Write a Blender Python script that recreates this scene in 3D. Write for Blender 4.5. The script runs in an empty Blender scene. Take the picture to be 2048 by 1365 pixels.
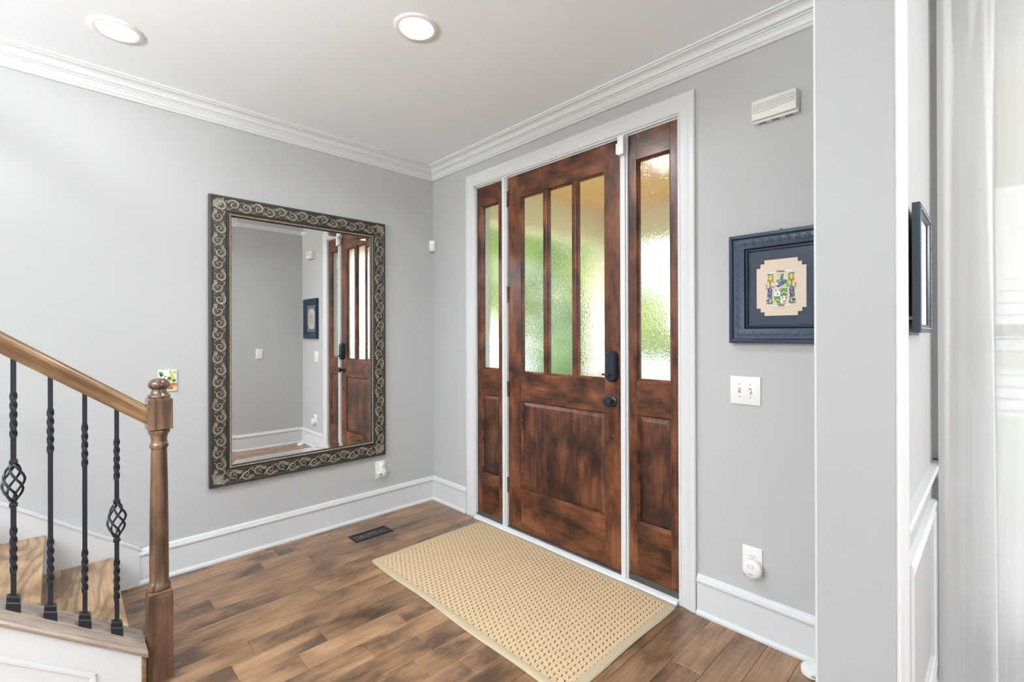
import bpy, bmesh, math, random
from mathutils import Vector, Matrix
random.seed(7)
PI = math.pi
scene = bpy.context.scene
COL = scene.collection

# ------------------------------------------------------------------ camera
yaw, pitch, roll = math.radians(45.942), math.radians(0.0958), math.radians(-0.1617)
F = Vector((math.cos(yaw)*math.cos(pitch), math.sin(yaw)*math.cos(pitch), math.sin(pitch)))
Rt = Vector((math.sin(yaw), -math.cos(yaw), 0)); U = Rt.cross(F)
R2 = Rt*math.cos(roll)+U*math.sin(roll); U2 = -Rt*math.sin(roll)+U*math.cos(roll)
cd = bpy.data.cameras.new('camera'); cam = bpy.data.objects.new('camera', cd); COL.objects.link(cam)
cd.sensor_width = 36.0; cd.lens = 940.39/2048*36; cd.shift_y = -14.09/2048; cd.clip_start = 0.02
M = Matrix((R2, U2, -F)).transposed().to_4x4(); M.translation = Vector((-2.25291, -3.27080, 1.36))
cam.matrix_world = M
scene.camera = cam

# ------------------------------------------------------------------ colour management, world, sun, big lights
vs = scene.view_settings
vs.view_transform = 'Standard'; vs.look = 'None'; vs.gamma = 1.0; vs.use_curve_mapping = False
vs.exposure = 0.38
scene.cycles.use_denoising = True
scene.cycles.max_bounces = 10; scene.cycles.diffuse_bounces = 6; scene.cycles.glossy_bounces = 5
scene.cycles.transmission_bounces = 8; scene.cycles.transparent_max_bounces = 8
scene.cycles.sample_clamp_indirect = 8.0
w = bpy.data.worlds.new('world'); scene.world = w; w.use_nodes = True
bgn = w.node_tree.nodes['Background']; bgn.inputs[0].default_value = (0.93, 0.97, 1.0, 1); bgn.inputs[1].default_value = 2.8

def lamp(name, kind, loc, energy, rot=(0, 0, 0), size=None, size_y=None, color=(1, 1, 1), shape=None, parent=None):
    d = bpy.data.lights.new(name, kind); d.energy = energy; d.color = color
    if kind == 'AREA':
        d.shape = shape or 'RECTANGLE'; d.size = size
        if size_y: d.size_y = size_y
    o = bpy.data.objects.new(name, d); COL.objects.link(o); o.location = loc; o.rotation_euler = rot
    if parent: o.parent = parent
    return o
sun = lamp('sun', 'SUN', (-6, 3, 10), 9.0, (math.radians(-12), math.radians(-38), 0), color=(1, .95, .86)); sun.data.angle = .02
# added fill lights standing in the unseen rear and side window openings
lamp('rear_fill_light', 'AREA', (-7.9, -2.2, 1.55), 25, (0, math.radians(-90), 0), 1.3, 2.0, (.86, .94, 1))
lamp('side_fill_light', 'AREA', (-5.0, -6.9, 1.55), 12, (math.radians(90), 0, 0), 2.0, 1.3, (.86, .94, 1))
CAN_POWER = (1.3, 17.0)
# added ceiling fill; the unseen lamps that carry it are built further down
lamp('added_uplight_glow', 'AREA', (-5.0, -2.4, 1.80), 330, (math.radians(180), 0, 0), .34, shape='DISK', color=(.89, .955, 1))
lamp('added_bowl_glow', 'AREA', (-3.7, -2.2, 2.02), 75, (math.radians(180), 0, 0), .34, shape='DISK', color=(.89, .955, 1))
lamp('added_uplight_glow', 'AREA', (-4.9, -5.7, 1.80), 110, (math.radians(180), 0, 0), .34, shape='DISK', color=(.89, .955, 1))

# ------------------------------------------------------------------ materials
MATS = {}
def newmat(name):
    m = bpy.data.materials.new(name); m.use_nodes = True; nt = m.node_tree
    return m, nt, nt.nodes['Principled BSDF']
def nd(nt, t, **kw):
    n = nt.nodes.new(t)
    for k, v in kw.items():
        if k.startswith('i_'):
            key = k[2:]
            n.inputs[int(key) if key.isdigit() else key].default_value = v
        else: setattr(n, k, v)
    return n
def L(nt, a, b): nt.links.new(a, b)
def rgb(c): return (c[0], c[1], c[2], 1)
def plain(name, c, rough=.5, metal=0, bump=0, bscale=60, spec=.5, var=0):
    m, nt, b = newmat(name)
    b.inputs['Base Color'].default_value = rgb(c); b.inputs['Roughness'].default_value = rough
    b.inputs['Metallic'].default_value = metal; b.inputs['Specular IOR Level'].default_value = spec
    if bump or var:
        tc = nd(nt, 'ShaderNodeTexCoord'); no = nd(nt, 'ShaderNodeTexNoise', i_Scale=bscale, i_Detail=4.0)
        L(nt, tc.outputs['Object'], no.inputs['Vector'])
        if bump:
            bu = nd(nt, 'ShaderNodeBump', i_Strength=bump, i_Distance=.002)
            L(nt, no.outputs['Fac'], bu.inputs['Height']); L(nt, bu.outputs[0], b.inputs['Normal'])
        if var:
            mx = nd(nt, 'ShaderNodeMix', data_type='RGBA')
            mx.inputs[6].default_value = rgb([x*(1-var) for x in c]); mx.inputs[7].default_value = rgb([min(1, x*(1+var)) for x in c])
            L(nt, no.outputs['Fac'], mx.inputs[0]); L(nt, mx.outputs[2], b.inputs['Base Color'])
    MATS[name] = m; return m
def ramp(nt, stops):
    r = nd(nt, 'ShaderNodeValToRGB'); e = r.color_ramp.elements
    while len(e) < len(stops): e.new(.5)
    for el, (p, c) in zip(e, stops): el.position = p; el.color = rgb(c)
    return r
def wood(name, dark, mid, light, axis=0, blotch=1.0, rough=.4, rings=14., stretch=9., attr=False, scrape=0., blotch_scale=2.2, grain=.5, coat=0., ringfac=.35, rot=0.):
    m, nt, b = newmat(name)
    tc = nd(nt, 'ShaderNodeTexCoord'); src = tc.outputs['Object']
    if attr:
        at = nd(nt, 'ShaderNodeAttribute', attribute_name='plank'); sc = nd(nt, 'ShaderNodeVectorMath', operation='SCALE', i_Scale=17.)
        L(nt, at.outputs['Vector'], sc.inputs[0]); ad = nd(nt, 'ShaderNodeVectorMath', operation='ADD')
        L(nt, src, ad.inputs[0]); L(nt, sc.outputs[0], ad.inputs[1]); src = ad.outputs[0]
    if rot:
        mr0 = nd(nt, 'ShaderNodeMapping'); mr0.inputs['Rotation'].default_value = (0, -rot, 0); L(nt, src, mr0.inputs[0]); src = mr0.outputs[0]
    s1 = [stretch]*3; s1[axis] = 1.0
    m1 = nd(nt, 'ShaderNodeMapping'); m1.inputs['Scale'].default_value = s1; L(nt, src, m1.inputs[0])
    s2 = [80.]*3; s2[axis] = 3.2
    m2 = nd(nt, 'ShaderNodeMapping'); m2.inputs['Scale'].default_value = s2; L(nt, src, m2.inputs[0])
    s3 = [blotch_scale*2.0]*3; s3[axis] = blotch_scale*1.1
    m3 = nd(nt, 'ShaderNodeMapping'); m3.inputs['Scale'].default_value = s3; L(nt, src, m3.inputs[0])
    n1 = nd(nt, 'ShaderNodeTexNoise', i_Scale=1.0, i_Detail=1.5); L(nt, m1.outputs[0], n1.inputs['Vector'])
    n2 = nd(nt, 'ShaderNodeTexNoise', i_Scale=1.0, i_Detail=8.0, i_Roughness=.68); L(nt, m2.outputs[0], n2.inputs['Vector'])
    n3 = nd(nt, 'ShaderNodeTexNoise', i_Scale=1.0, i_Detail=4.0, i_Roughness=.6); L(nt, m3.outputs[0], n3.inputs['Vector'])
    mu = nd(nt, 'ShaderNodeMath', operation='MULTIPLY'); mu.inputs[1].default_value = rings*6.283; L(nt, n1.outputs['Fac'], mu.inputs[0])
    si = nd(nt, 'ShaderNodeMath', operation='SINE'); L(nt, mu.outputs[0], si.inputs[0])
    mr = nd(nt, 'ShaderNodeMapRange'); L(nt, si.outputs[0], mr.inputs[0]); mr.inputs[1].default_value = -1; mr.inputs[2].default_value = 1
    pw = nd(nt, 'ShaderNodeMath', operation='POWER'); pw.inputs[1].default_value = 2.5; L(nt, mr.outputs[0], pw.inputs[0])
    r3 = ramp(nt, [(.5-.2*blotch if blotch <= 1 else .36, dark), (.5, mid), (.5+.17/max(blotch, .3), light)])
    L(nt, n3.outputs['Fac'], r3.inputs[0]); colo = r3.outputs[0]
    if attr:
        sep = nd(nt, 'ShaderNodeSeparateXYZ'); L(nt, at.outputs['Vector'], sep.inputs[0])
        ra = ramp(nt, [(0, (.62, .62, .62)), (.15, (.85, .85, .85)), (1, (1.12, 1.11, 1.08))]); L(nt, sep.outputs[0], ra.inputs[0])
        mm = nd(nt, 'ShaderNodeMix', data_type='RGBA', blend_type='MULTIPLY'); mm.inputs[0].default_value = .85
        L(nt, colo, mm.inputs[6]); L(nt, ra.outputs[0], mm.inputs[7]); colo = mm.outputs[2]
    mx = nd(nt, 'ShaderNodeMix', data_type='RGBA'); L(nt, colo, mx.inputs[6]); mx.inputs[7].default_value = rgb([x*.75 for x in dark])
    m5 = nd(nt, 'ShaderNodeMath', operation='MULTIPLY'); m5.inputs[1].default_value = ringfac; L(nt, pw.outputs[0], m5.inputs[0]); L(nt, m5.outputs[0], mx.inputs[0])
    r2 = ramp(nt, [(.36, (.5, .46, .44)), (.50, (.93, .92, .92)), (.64, (1.14, 1.14, 1.13))]); L(nt, n2.outputs['Fac'], r2.inputs[0])
    m6 = nd(nt, 'ShaderNodeMix', data_type='RGBA', blend_type='MULTIPLY'); m6.inputs[0].default_value = grain
    L(nt, mx.outputs[2], m6.inputs[6]); L(nt, r2.outputs[0], m6.inputs[7]); L(nt, m6.outputs[2], b.inputs['Base Color'])
    b.inputs['Roughness'].default_value = rough; b.inputs['Coat Weight'].default_value = coat; b.inputs['Coat Roughness'].default_value = .15
    bu = nd(nt, 'ShaderNodeBump', i_Strength=.25, i_Distance=.0006); L(nt, n2.outputs['Fac'], bu.inputs['Height'])
    if scrape:
        s4 = [1.]*3; s4[axis] = 1.; m4 = nd(nt, 'ShaderNodeMapping'); m4.inputs['Scale'].default_value = (22 if axis == 0 else 6, 6 if axis == 0 else 22, 1); L(nt, src, m4.inputs[0])
        n4 = nd(nt, 'ShaderNodeTexNoise', i_Scale=1.0, i_Detail=1.0); L(nt, m4.outputs[0], n4.inputs['Vector'])
        b2 = nd(nt, 'ShaderNodeBump', i_Strength=scrape, i_Distance=.004); L(nt, n4.outputs['Fac'], b2.inputs['Height']); L(nt, bu.outputs[0], b2.inputs['Normal'])
        L(nt, b2.outputs[0], b.inputs['Normal'])
    else: L(nt, bu.outputs[0], b.inputs['Normal'])
    MATS[name] = m; return m

wall_m = plain('wall_paint', (.475, .475, .47), .85, bump=.08, bscale=160)
ceil_m = plain('ceiling_paint', (.87, .90, .93), .9, bump=.05, bscale=120)
trim_m = plain('trim_paint', (.655, .66, .66), .38, spec=.4)
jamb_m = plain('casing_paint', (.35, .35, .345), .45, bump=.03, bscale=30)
plate_m = plain('white_plastic', (.82, .81, .79), .35)
plate2_m = plain('offwhite_plastic', (.72, .71, .67), .45)
dark_m = plain('slot_dark', (.02, .02, .02), .6)
bronze_m = plain('oil_rubbed_bronze', (.018, .024, .034), .32, metal=.35, spec=.6)
hinge_m = plain('hinge_bronze', (.16, .11, .08), .4, metal=.7)
iron_m = plain('wrought_iron', (.022, .024, .03), .38, metal=.4, bump=.1, bscale=300)
DD, DM, DL = (.026, .009, .005), (.115, .035, .014), (.205, .072, .029)
door_v = wood('door_wood_vertical', DD, DM, DL, axis=2, blotch=1.5, rough=.33, rings=5, ringfac=.3, grain=.8, coat=.05, blotch_scale=4.0)
door_h = wood('door_wood_horizontal', DD, DM, DL, axis=1, blotch=1.5, rough=.33, rings=5, ringfac=.3, grain=.8, coat=.05, blotch_scale=4.0)
door_p = wood('door_panel_wood', (.020, .008, .005), (.085, .027, .012), (.17, .058, .025), axis=2, blotch=1.6, rough=.36, rings=6, ringfac=.45, grain=.8, coat=.1, blotch_scale=3.6)
floor_m = wood('floor_wood', (.095, .055, .033), (.27, .148, .077), (.35, .205, .11), axis=0, blotch=1.1, rough=.3, rings=7, stretch=6, attr=True, scrape=.6, blotch_scale=3.0, grain=.55, coat=.12, ringfac=.3)
tread_m = wood('tread_oak', (.22, .135, .075), (.52, .33, .18), (.66, .44, .26), axis=1, blotch=.6, rough=.38, rings=18, stretch=4.0, grain=.6, ringfac=.7)
rail_m = wood('handrail_oak', (.075, .038, .017), (.185, .098, .042), (.30, .175, .08), axis=0, blotch=1.2, rough=.35, rings=7, grain=.8, coat=.15, ringfac=.4, rot=math.atan(.75))
newel_m = wood('newel_oak', (.05, .027, .016), (.145, .078, .044), (.225, .135, .078), axis=2, blotch=1.3, rough=.26, rings=8, stretch=10, grain=.6, coat=.4, ringfac=.7)
newel_dark = wood('newel_base_oak', (.05, .024, .014), (.125, .062, .036), (.2, .105, .062), axis=2, blotch=1.2, rough=.4, rings=9, stretch=10, grain=.8, ringfac=.4)
shoe_m = wood('shoe_rail_oak', (.26, .19, .15), (.45, .36, .30), (.58, .48, .42), axis=0, blotch=1.0, rough=.3, rings=8, grain=.5, ringfac=.3, coat=.2, rot=math.atan(.75))
frame_m = plain('pewter_ground', (.055, .048, .041), .45, metal=.4, bump=.5, bscale=220, var=.25)
scroll_m = plain('bronze_relief', (.34, .295, .24), .36, metal=.45, var=.3, bscale=40)
bead_m = plain('bead_gold', (.46, .36, .25), .36, metal=.6, var=.25, bscale=90)
m, nt, b = newmat('mirror_silver'); b.inputs['Base Color'].default_value = (.96, .965, .96, 1); b.inputs['Metallic'].default_value = 1; b.inputs['Roughness'].default_value = .012; mirror_m = m
navy_m = plain('navy_frame', (.007, .018, .045), .3, spec=.4, bump=.3, bscale=200)
navy2_m = plain('navy_relief', (.03, .07, .14), .25, spec=.7)
slate_m = plain('slate_frame', (.035, .055, .08), .35)
mat_m = plain('navy_mat', (.03, .042, .068), .7, bump=.1, bscale=400)
card_m = plain('cream_card', (.72, .60, .47), .7)
paper_m = plain('art_paper', (.74, .74, .70), .6)
grey_m = plain('warm_grey', (.35, .33, .3), .5)
def glassmat(name, bump, scale, rough=0.0, tint=(.97, .99, .97)):
    m, nt, b = newmat(name)
    b.inputs['Base Color'].default_value = rgb(tint); b.inputs['Transmission Weight'].default_value = 1.0
    b.inputs['Roughness'].default_value = rough; b.inputs['IOR'].default_value = 1.45
    if bump:
        tc = nd(nt, 'ShaderNodeTexCoord'); mp = nd(nt, 'ShaderNodeMapping'); mp.inputs['Scale'].default_value = (1, 1.15, .75)
        L(nt, tc.outputs['Object'], mp.inputs[0])
        n1 = nd(nt, 'ShaderNodeTexNoise', i_Scale=scale, i_Detail=1.5, i_Distortion=.8); L(nt, mp.outputs[0], n1.inputs['Vector'])
        bu = nd(nt, 'ShaderNodeBump', i_Strength=bump, i_Distance=.004); L(nt, n1.outputs['Fac'], bu.inputs['Height']); L(nt, bu.outputs[0], b.inputs['Normal'])
    MATS[name] = m; return m
rain_m = glassmat('rain_glass', .20, 100)
clear_m = glassmat('clear_glass', 0, 1)
# picture glass: thin sheet that mostly lets through and mirrors a little
def sheetglass(name, refl):
    m, nt, b = newmat(name); nt.nodes.remove(b)
    out = nt.nodes['Material Output']; t = nd(nt, 'ShaderNodeBsdfTransparent'); g = nd(nt, 'ShaderNodeBsdfGlossy', i_Roughness=.02)
    g.inputs[0].default_value = (1, 1, 1, 1)
    fr = nd(nt, 'ShaderNodeFresnel', i_IOR=1.5); mu = nd(nt, 'ShaderNodeMath', operation='MULTIPLY'); mu.inputs[1].default_value = refl
    L(nt, fr.outputs[0], mu.inputs[0]); mx = nd(nt, 'ShaderNodeMixShader'); L(nt, mu.outputs[0], mx.inputs[0])
    L(nt, t.outputs[0], mx.inputs[1]); L(nt, g.outputs[0], mx.inputs[2]); L(nt, mx.outputs[0], out.inputs[0]); return m
pic_glass = sheetglass('picture_glass', .4); win_glass = sheetglass('window_glass', 1.0)
m, nt, b = newmat('lamp_lens'); nt.nodes.remove(b); e = nd(nt, 'ShaderNodeEmission', i_Strength=2.2); e.inputs[0].default_value = (1, .995, .97, 1)
L(nt, e.outputs[0], nt.nodes['Material Output'].inputs[0]); lens_m = m
# sheer curtain
m, nt, b = newmat('sheer_linen'); nt.nodes.remove(b); out = nt.nodes['Material Output']
df = nd(nt, 'ShaderNodeBsdfDiffuse'); df.inputs[0].default_value = (.94, .94, .94, 1); tl = nd(nt, 'ShaderNodeBsdfTranslucent'); tl.inputs[0].default_value = (.95, .95, .95, 1)
tr = nd(nt, 'ShaderNodeBsdfTransparent'); a1 = nd(nt, 'ShaderNodeMixShader', i_Fac=.5); a2 = nd(nt, 'ShaderNodeMixShader', i_Fac=.06)
L(nt, df.outputs[0], a1.inputs[1]); L(nt, tl.outputs[0], a1.inputs[2]); L(nt, a1.outputs[0], a2.inputs[1]); L(nt, tr.outputs[0], a2.inputs[2]); L(nt, a2.outputs[0], out.inputs[0])
tc = nd(nt, 'ShaderNodeTexCoord'); mp = nd(nt, 'ShaderNodeMapping'); mp.inputs['Scale'].default_value = (30, 900, 350); L(nt, tc.outputs['Object'], mp.inputs[0])
n1 = nd(nt, 'ShaderNodeTexNoise', i_Scale=1., i_Detail=2.); L(nt, mp.outputs[0], n1.inputs['Vector']); bu = nd(nt, 'ShaderNodeBump', i_Strength=.15, i_Distance=.001)
L(nt, n1.outputs['Fac'], bu.inputs['Height']); L(nt, bu.outputs[0], df.inputs['Normal']); sheer_m = m
# sisal basket weave
m, nt, b = newmat('sisal_weave'); tc = nd(nt, 'ShaderNodeTexCoord')
sx = nd(nt, 'ShaderNodeSeparateXYZ'); L(nt, tc.outputs['Object'], sx.inputs[0])
def mth(nt, op, a, v=None, c=None):
    n = nd(nt, 'ShaderNodeMath', operation=op)
    for i, q in enumerate((a, v, c)):
        if q is None: continue
        if isinstance(q, (int, float)): n.inputs[i].default_value = q
        else: L(nt, q, n.inputs[i])
    return n.outputs[0]
nz = nd(nt, 'ShaderNodeTexNoise', i_Scale=38., i_Detail=2.); L(nt, tc.outputs['Object'], nz.inputs['Vector'])
wob = mth(nt, 'MULTIPLY', mth(nt, 'SUBTRACT', nz.outputs['Fac'], .5), .35)
PX, PY = .0280, .0262
u = mth(nt, 'ADD', mth(nt, 'DIVIDE', sx.outputs[0], PX), wob); v = mth(nt, 'ADD', mth(nt, 'DIVIDE', sx.outputs[1], PY), wob)
row = mth(nt, 'FLOOR', v); half = mth(nt, 'MULTIPLY', mth(nt, 'MODULO', mth(nt, 'ABSOLUTE', row), 2.), 0.5)
fu = mth(nt, 'FRACT', mth(nt, 'ADD', u, mth(nt, 'ADD', half, 100.))); fv = mth(nt, 'FRACT', mth(nt, 'ADD', v, 100.))
du = mth(nt, 'ABSOLUTE', mth(nt, 'SUBTRACT', fu, .5)); dv = mth(nt, 'ABSOLUTE', mth(nt, 'SUBTRACT', fv, .5))
# dark slit where bundles dive: L shape of a long slit and a short hook
slit = mth(nt, 'MULTIPLY', mth(nt, 'LESS_THAN', mth(nt, 'ABSOLUTE', mth(nt, 'SUBTRACT', fv, mth(nt, 'ADD', .5, mth(nt, 'MULTIPLY', mth(nt, 'SUBTRACT', fu, .5), .35)))), .09), mth(nt, 'LESS_THAN', mth(nt, 'ABSOLUTE', mth(nt, 'SUBTRACT', fu, .5)), .27))
hook = mth(nt, 'MULTIPLY', mth(nt, 'LESS_THAN', mth(nt, 'ABSOLUTE', mth(nt, 'SUBTRACT', fu, .70)), .05), mth(nt, 'LESS_THAN', mth(nt, 'ABSOLUTE', mth(nt, 'SUBTRACT', fv, .74)), .20))
mark = mth(nt, 'MAXIMUM', slit, mth(nt, 'MULTIPLY', hook, .5))
nf = nd(nt, 'ShaderNodeTexNoise', i_Scale=420., i_Detail=3.); L(nt, tc.outputs['Object'], nf.inputs['Vector'])
nb = nd(nt, 'ShaderNodeTexNoise', i_Scale=14., i_Detail=3.); L(nt, tc.outputs['Object'], nb.inputs['Vector'])
strength = mth(nt, 'MULTIPLY', mark, mth(nt, 'MULTIPLY', mth(nt, 'POWER', nb.outputs['Fac'], .6), 1.7))
rr = ramp(nt, [(.3, (.48, .34, .195)), (.55, (.60, .44, .27)), (.75, (.74, .56, .36))]); L(nt, nf.outputs['Fac'], rr.inputs[0])
mx = nd(nt, 'ShaderNodeMix', data_type='RGBA'); L(nt, rr.outputs[0], mx.inputs[6]); mx.inputs[7].default_value = (.10, .055, .02, 1); L(nt, strength, mx.inputs[0])
L(nt, mx.outputs[2], b.inputs['Base Color']); b.inputs['Roughness'].default_value = .85; b.inputs['Specular IOR Level'].default_value = .2
hgt = mth(nt, 'ADD', mth(nt, 'SUBTRACT', 1., mth(nt, 'MULTIPLY', mark, .9)), mth(nt, 'MULTIPLY', mth(nt, 'ADD', mth(nt, 'COSINE', mth(nt, 'MULTIPLY', u, 6.283)), mth(nt, 'COSINE', mth(nt, 'MULTIPLY', v, 6.283))), .22))
hgt = mth(nt, 'ADD', hgt, mth(nt, 'MULTIPLY', nf.outputs['Fac'], .35))
bu = nd(nt, 'ShaderNodeBump', i_Strength=.7, i_Distance=.0022); L(nt, hgt, bu.inputs['Height']); L(nt, bu.outputs[0], b.inputs['Normal']); weave_m = m
bind_m = plain('rug_binding', (.45, .37, .245), .75, bump=.25, bscale=900, spec=.2)
# outside
tan_m = wood('porch_ceiling_wood', (.74, .36, .11), (.86, .46, .17), (.92, .54, .22), axis=1, blotch=.7, rough=.6, rings=3, grain=.3, ringfac=.1)
cream_m = plain('cream_siding', (.80, .72, .55), .8, var=.06, bscale=6)
brick_m = plain('brown_brick', (.30, .17, .12), .9, bump=.5, bscale=40, var=.4)
leafs = [plain('leaf_bright', (.50, .56, .17), .6, var=.35, bscale=3), plain('leaf_mid', (.28, .37, .12), .6, var=.4, bscale=4), plain('leaf_dark', (.085, .15, .06), .6, var=.4, bscale=5)]
lawn_m = plain('lawn_grass', (.16, .21, .08), .9, var=.35, bscale=4); conc_m = plain('driveway_concrete', (.42, .44, .48), .9, var=.1, bscale=3)
bark_m = plain('bark', (.16, .11, .08), .9, bump=.5, bscale=30)

# ------------------------------------------------------------------ mesh helpers
class MB:
    def __init__(s): s.v = []; s.f = []; s.mi = []; s.cur = 0
    def add(s, vs_, fs):
        o = len(s.v); s.v += [tuple(v) for v in vs_]
        for f in fs: s.f.append([o+i for i in f]); s.mi.append(s.cur)
        return s
    def box(s, x0, x1, y0, y1, z0, z1, c=0):
        x0, x1 = sorted((x0, x1)); y0, y1 = sorted((y0, y1)); z0, z1 = sorted((z0, z1))
        if c:
            b = bmesh.new(); bmesh.ops.create_cube(b, size=1)
            for q in b.verts: q.co = Vector(((x0+x1)/2+q.co.x*(x1-x0), (y0+y1)/2+q.co.y*(y1-y0), (z0+z1)/2+q.co.z*(z1-z0)))
            bmesh.ops.bevel(b, geom=b.edges[:], offset=c, segments=2, affect='EDGES', profile=.5)
            b.verts.ensure_lookup_table(); b.verts.index_update()
            s.add([q.co.copy() for q in b.verts], [[q.index for q in f.verts] for f in b.faces]); b.free(); return s
        return s.add([(x, y, z) for x in (x0, x1) for y in (y0, y1) for z in (z0, z1)],
                     [(0, 1, 3, 2), (4, 6, 7, 5), (0, 4, 5, 1), (2, 3, 7, 6), (0, 2, 6, 4), (1, 5, 7, 3)])
    def prism(s, pts, fn, a, b):
        """closed 2D outline pts, fn(p, q, t)->xyz, extruded from t=a to t=b"""
        n = len(pts)
        return s.add([fn(p[0], p[1], t) for t in (a, b) for p in pts],
                     [[i, (i+1) % n, n+(i+1) % n, n+i] for i in range(n)]+[list(range(n))[::-1], list(range(n, 2*n))])
    def lathe(s, prof, fn, n=28, cap=True):
        """prof [(r, h)], fn(cx, cy, h)->xyz"""
        vs_ = [fn(r*math.cos(2*PI*i/n), r*math.sin(2*PI*i/n), h) for r, h in prof for i in range(n)]
        fs = [[j*n+i, j*n+(i+1) % n, (j+1)*n+(i+1) % n, (j+1)*n+i] for j in range(len(prof)-1) for i in range(n)]
        if cap: fs += [list(range(n))[::-1], [(len(prof)-1)*n+i for i in range(n)]]
        return s.add(vs_, fs)
    def tube(s, pts, rad, n=6, flat=1.0, up=None):
        pts = [Vector(p) for p in pts]; m_ = len(pts); vs_ = []
        rad = rad if isinstance(rad, (list, tuple)) else [rad]*m_
        for i, p in enumerate(pts):
            t = (pts[min(i+1, m_-1)]-pts[max(i-1, 0)]).normalized()
            a = Vector(up) if up is not None else (Vector((0, 0, 1)) if abs(t.z) < .9 else Vector((1, 0, 0)))
            e1 = t.cross(a).normalized(); e2 = e1.cross(t).normalized()
            for k in range(n):
                an = 2*PI*k/n; vs_.append(p+e1*math.cos(an)*rad[i]+e2*math.sin(an)*rad[i]*flat)
        fs = [[j*n+i, j*n+(i+1) % n, (j+1)*n+(i+1) % n, (j+1)*n+i] for j in range(m_-1) for i in range(n)]
        fs += [list(range(n))[::-1], [(m_-1)*n+i for i in range(n)]]
        return s.add(vs_, fs)
    def ball(s, c, r, sx=1, sy=1, sz=1, n=8):
        prof = [(max(1e-4, math.sin(PI*j/(n//2+1))) * r, -math.cos(PI*j/(n//2+1))*r) for j in range(n//2+2)]
        return s.lathe(prof, lambda a, b_, h: (c[0]+a*sx, c[1]+b_*sy, c[2]+h*sz), n)
    def sq(s, x, y, rings):
        """square bar, rings [(z, half, angle)]"""
        vs_ = [(x+h*math.sqrt(2)*math.cos(a+PI/4+k*PI/2), y+h*math.sqrt(2)*math.sin(a+PI/4+k*PI/2), z) for z, h, a in rings for k in range(4)]
        fs = [[j*4+i, j*4+(i+1) % 4, (j+1)*4+(i+1) % 4, (j+1)*4+i] for j in range(len(rings)-1) for i in range(4)]
        return s.add(vs_, fs+[[3, 2, 1, 0], [(len(rings)-1)*4+i for i in range(4)]])
    def frame(s, fn, u0, u1, v0, v1, prof, open_bottom=False):
        """mitred moulding round the rectangle; prof [(t outward, d)], fn(u, v, d)->xyz"""
        cs = []
        for t, d in prof:
            cs.append([(u0-t, v0-(0 if open_bottom else t), d), (u0-t, v1+t, d), (u1+t, v1+t, d), (u1+t, v0-(0 if open_bottom else t), d)])
        n = len(prof); vs_ = [fn(*c) for ring in cs for c in ring]; fs = []
        segs = [(0, 1), (1, 2), (2, 3)]+([] if open_bottom else [(3, 0)])
        for j in range(n):
            k = (j+1) % n
            for a, b_ in segs: fs.append([j*4+a, j*4+b_, k*4+b_, k*4+a])
        if open_bottom: fs += [[j*4 for j in range(n)], [j*4+3 for j in range(n)][::-1]]
        return s.add(vs_, fs)
    def build(s, name, mat, parent=None, loc=None, smooth=35, bevel=0):
        org = Vector(loc) if loc is not None else (Vector(parent['_org']) if parent is not None else Vector((0, 0, 0)))
        me = bpy.data.meshes.new(name); bm = bmesh.new()
        vv = [bm.verts.new(Vector(v)-org) for v in s.v]
        for f, mi in zip(s.f, s.mi):
            try: fc = bm.faces.new([vv[i] for i in f]); fc.material_index = mi
            except ValueError: pass
        bmesh.ops.recalc_face_normals(bm, faces=bm.faces[:]); bm.to_mesh(me); bm.free()
        if smooth:
            me.shade_smooth(); me.set_sharp_from_angle(angle=math.radians(smooth))
        for mm_ in (mat if isinstance(mat, (list, tuple)) else [mat]): me.materials.append(mm_)
        o = bpy.data.objects.new(name, me); COL.objects.link(o)
        if parent is not None: o.parent = parent
        else: o.location = org
        o['_org'] = tuple(org)
        if bevel:
            bv = o.modifiers.new('bevel', 'BEVEL'); bv.width = bevel; bv.segments = 2; bv.limit_method = 'ANGLE'; bv.angle_limit = math.radians(40)
        return o
def B(*a, **k): return MB().box(*a, **k)
def thing(name, label, cat, loc, group=None, kind=None):
    o = bpy.data.objects.new(name, None); COL.objects.link(o); o.location = loc; o['_org'] = tuple(loc); o.empty_display_size = .05
    return tag(o, label, cat, group, kind)
def tag(o, label=None, cat=None, group=None, kind=None):
    if label: o['label'] = label
    if cat: o['category'] = cat
    if group: o['group'] = group
    if kind: o['kind'] = kind
    return o
def struct(o, label=None): o['kind'] = 'structure'; (label and o.__setitem__('label', label)); return o
FW = lambda u, v, d: (-d, u, v)            # front wall x=0, faces -x
LW = lambda u, v, d: (u, -d, v)            # left wall y=0, faces -y
RW = lambda u, v, d: (u, -3.108-d, v)      # dining side of the partition, faces -y
def copy_obj(o, parent=None):
    c = o.copy(); COL.objects.link(c); c.parent = parent
    for k in [q for q in bpy.data.objects if q.parent == o]: copy_obj(k, c)
    return c

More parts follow.
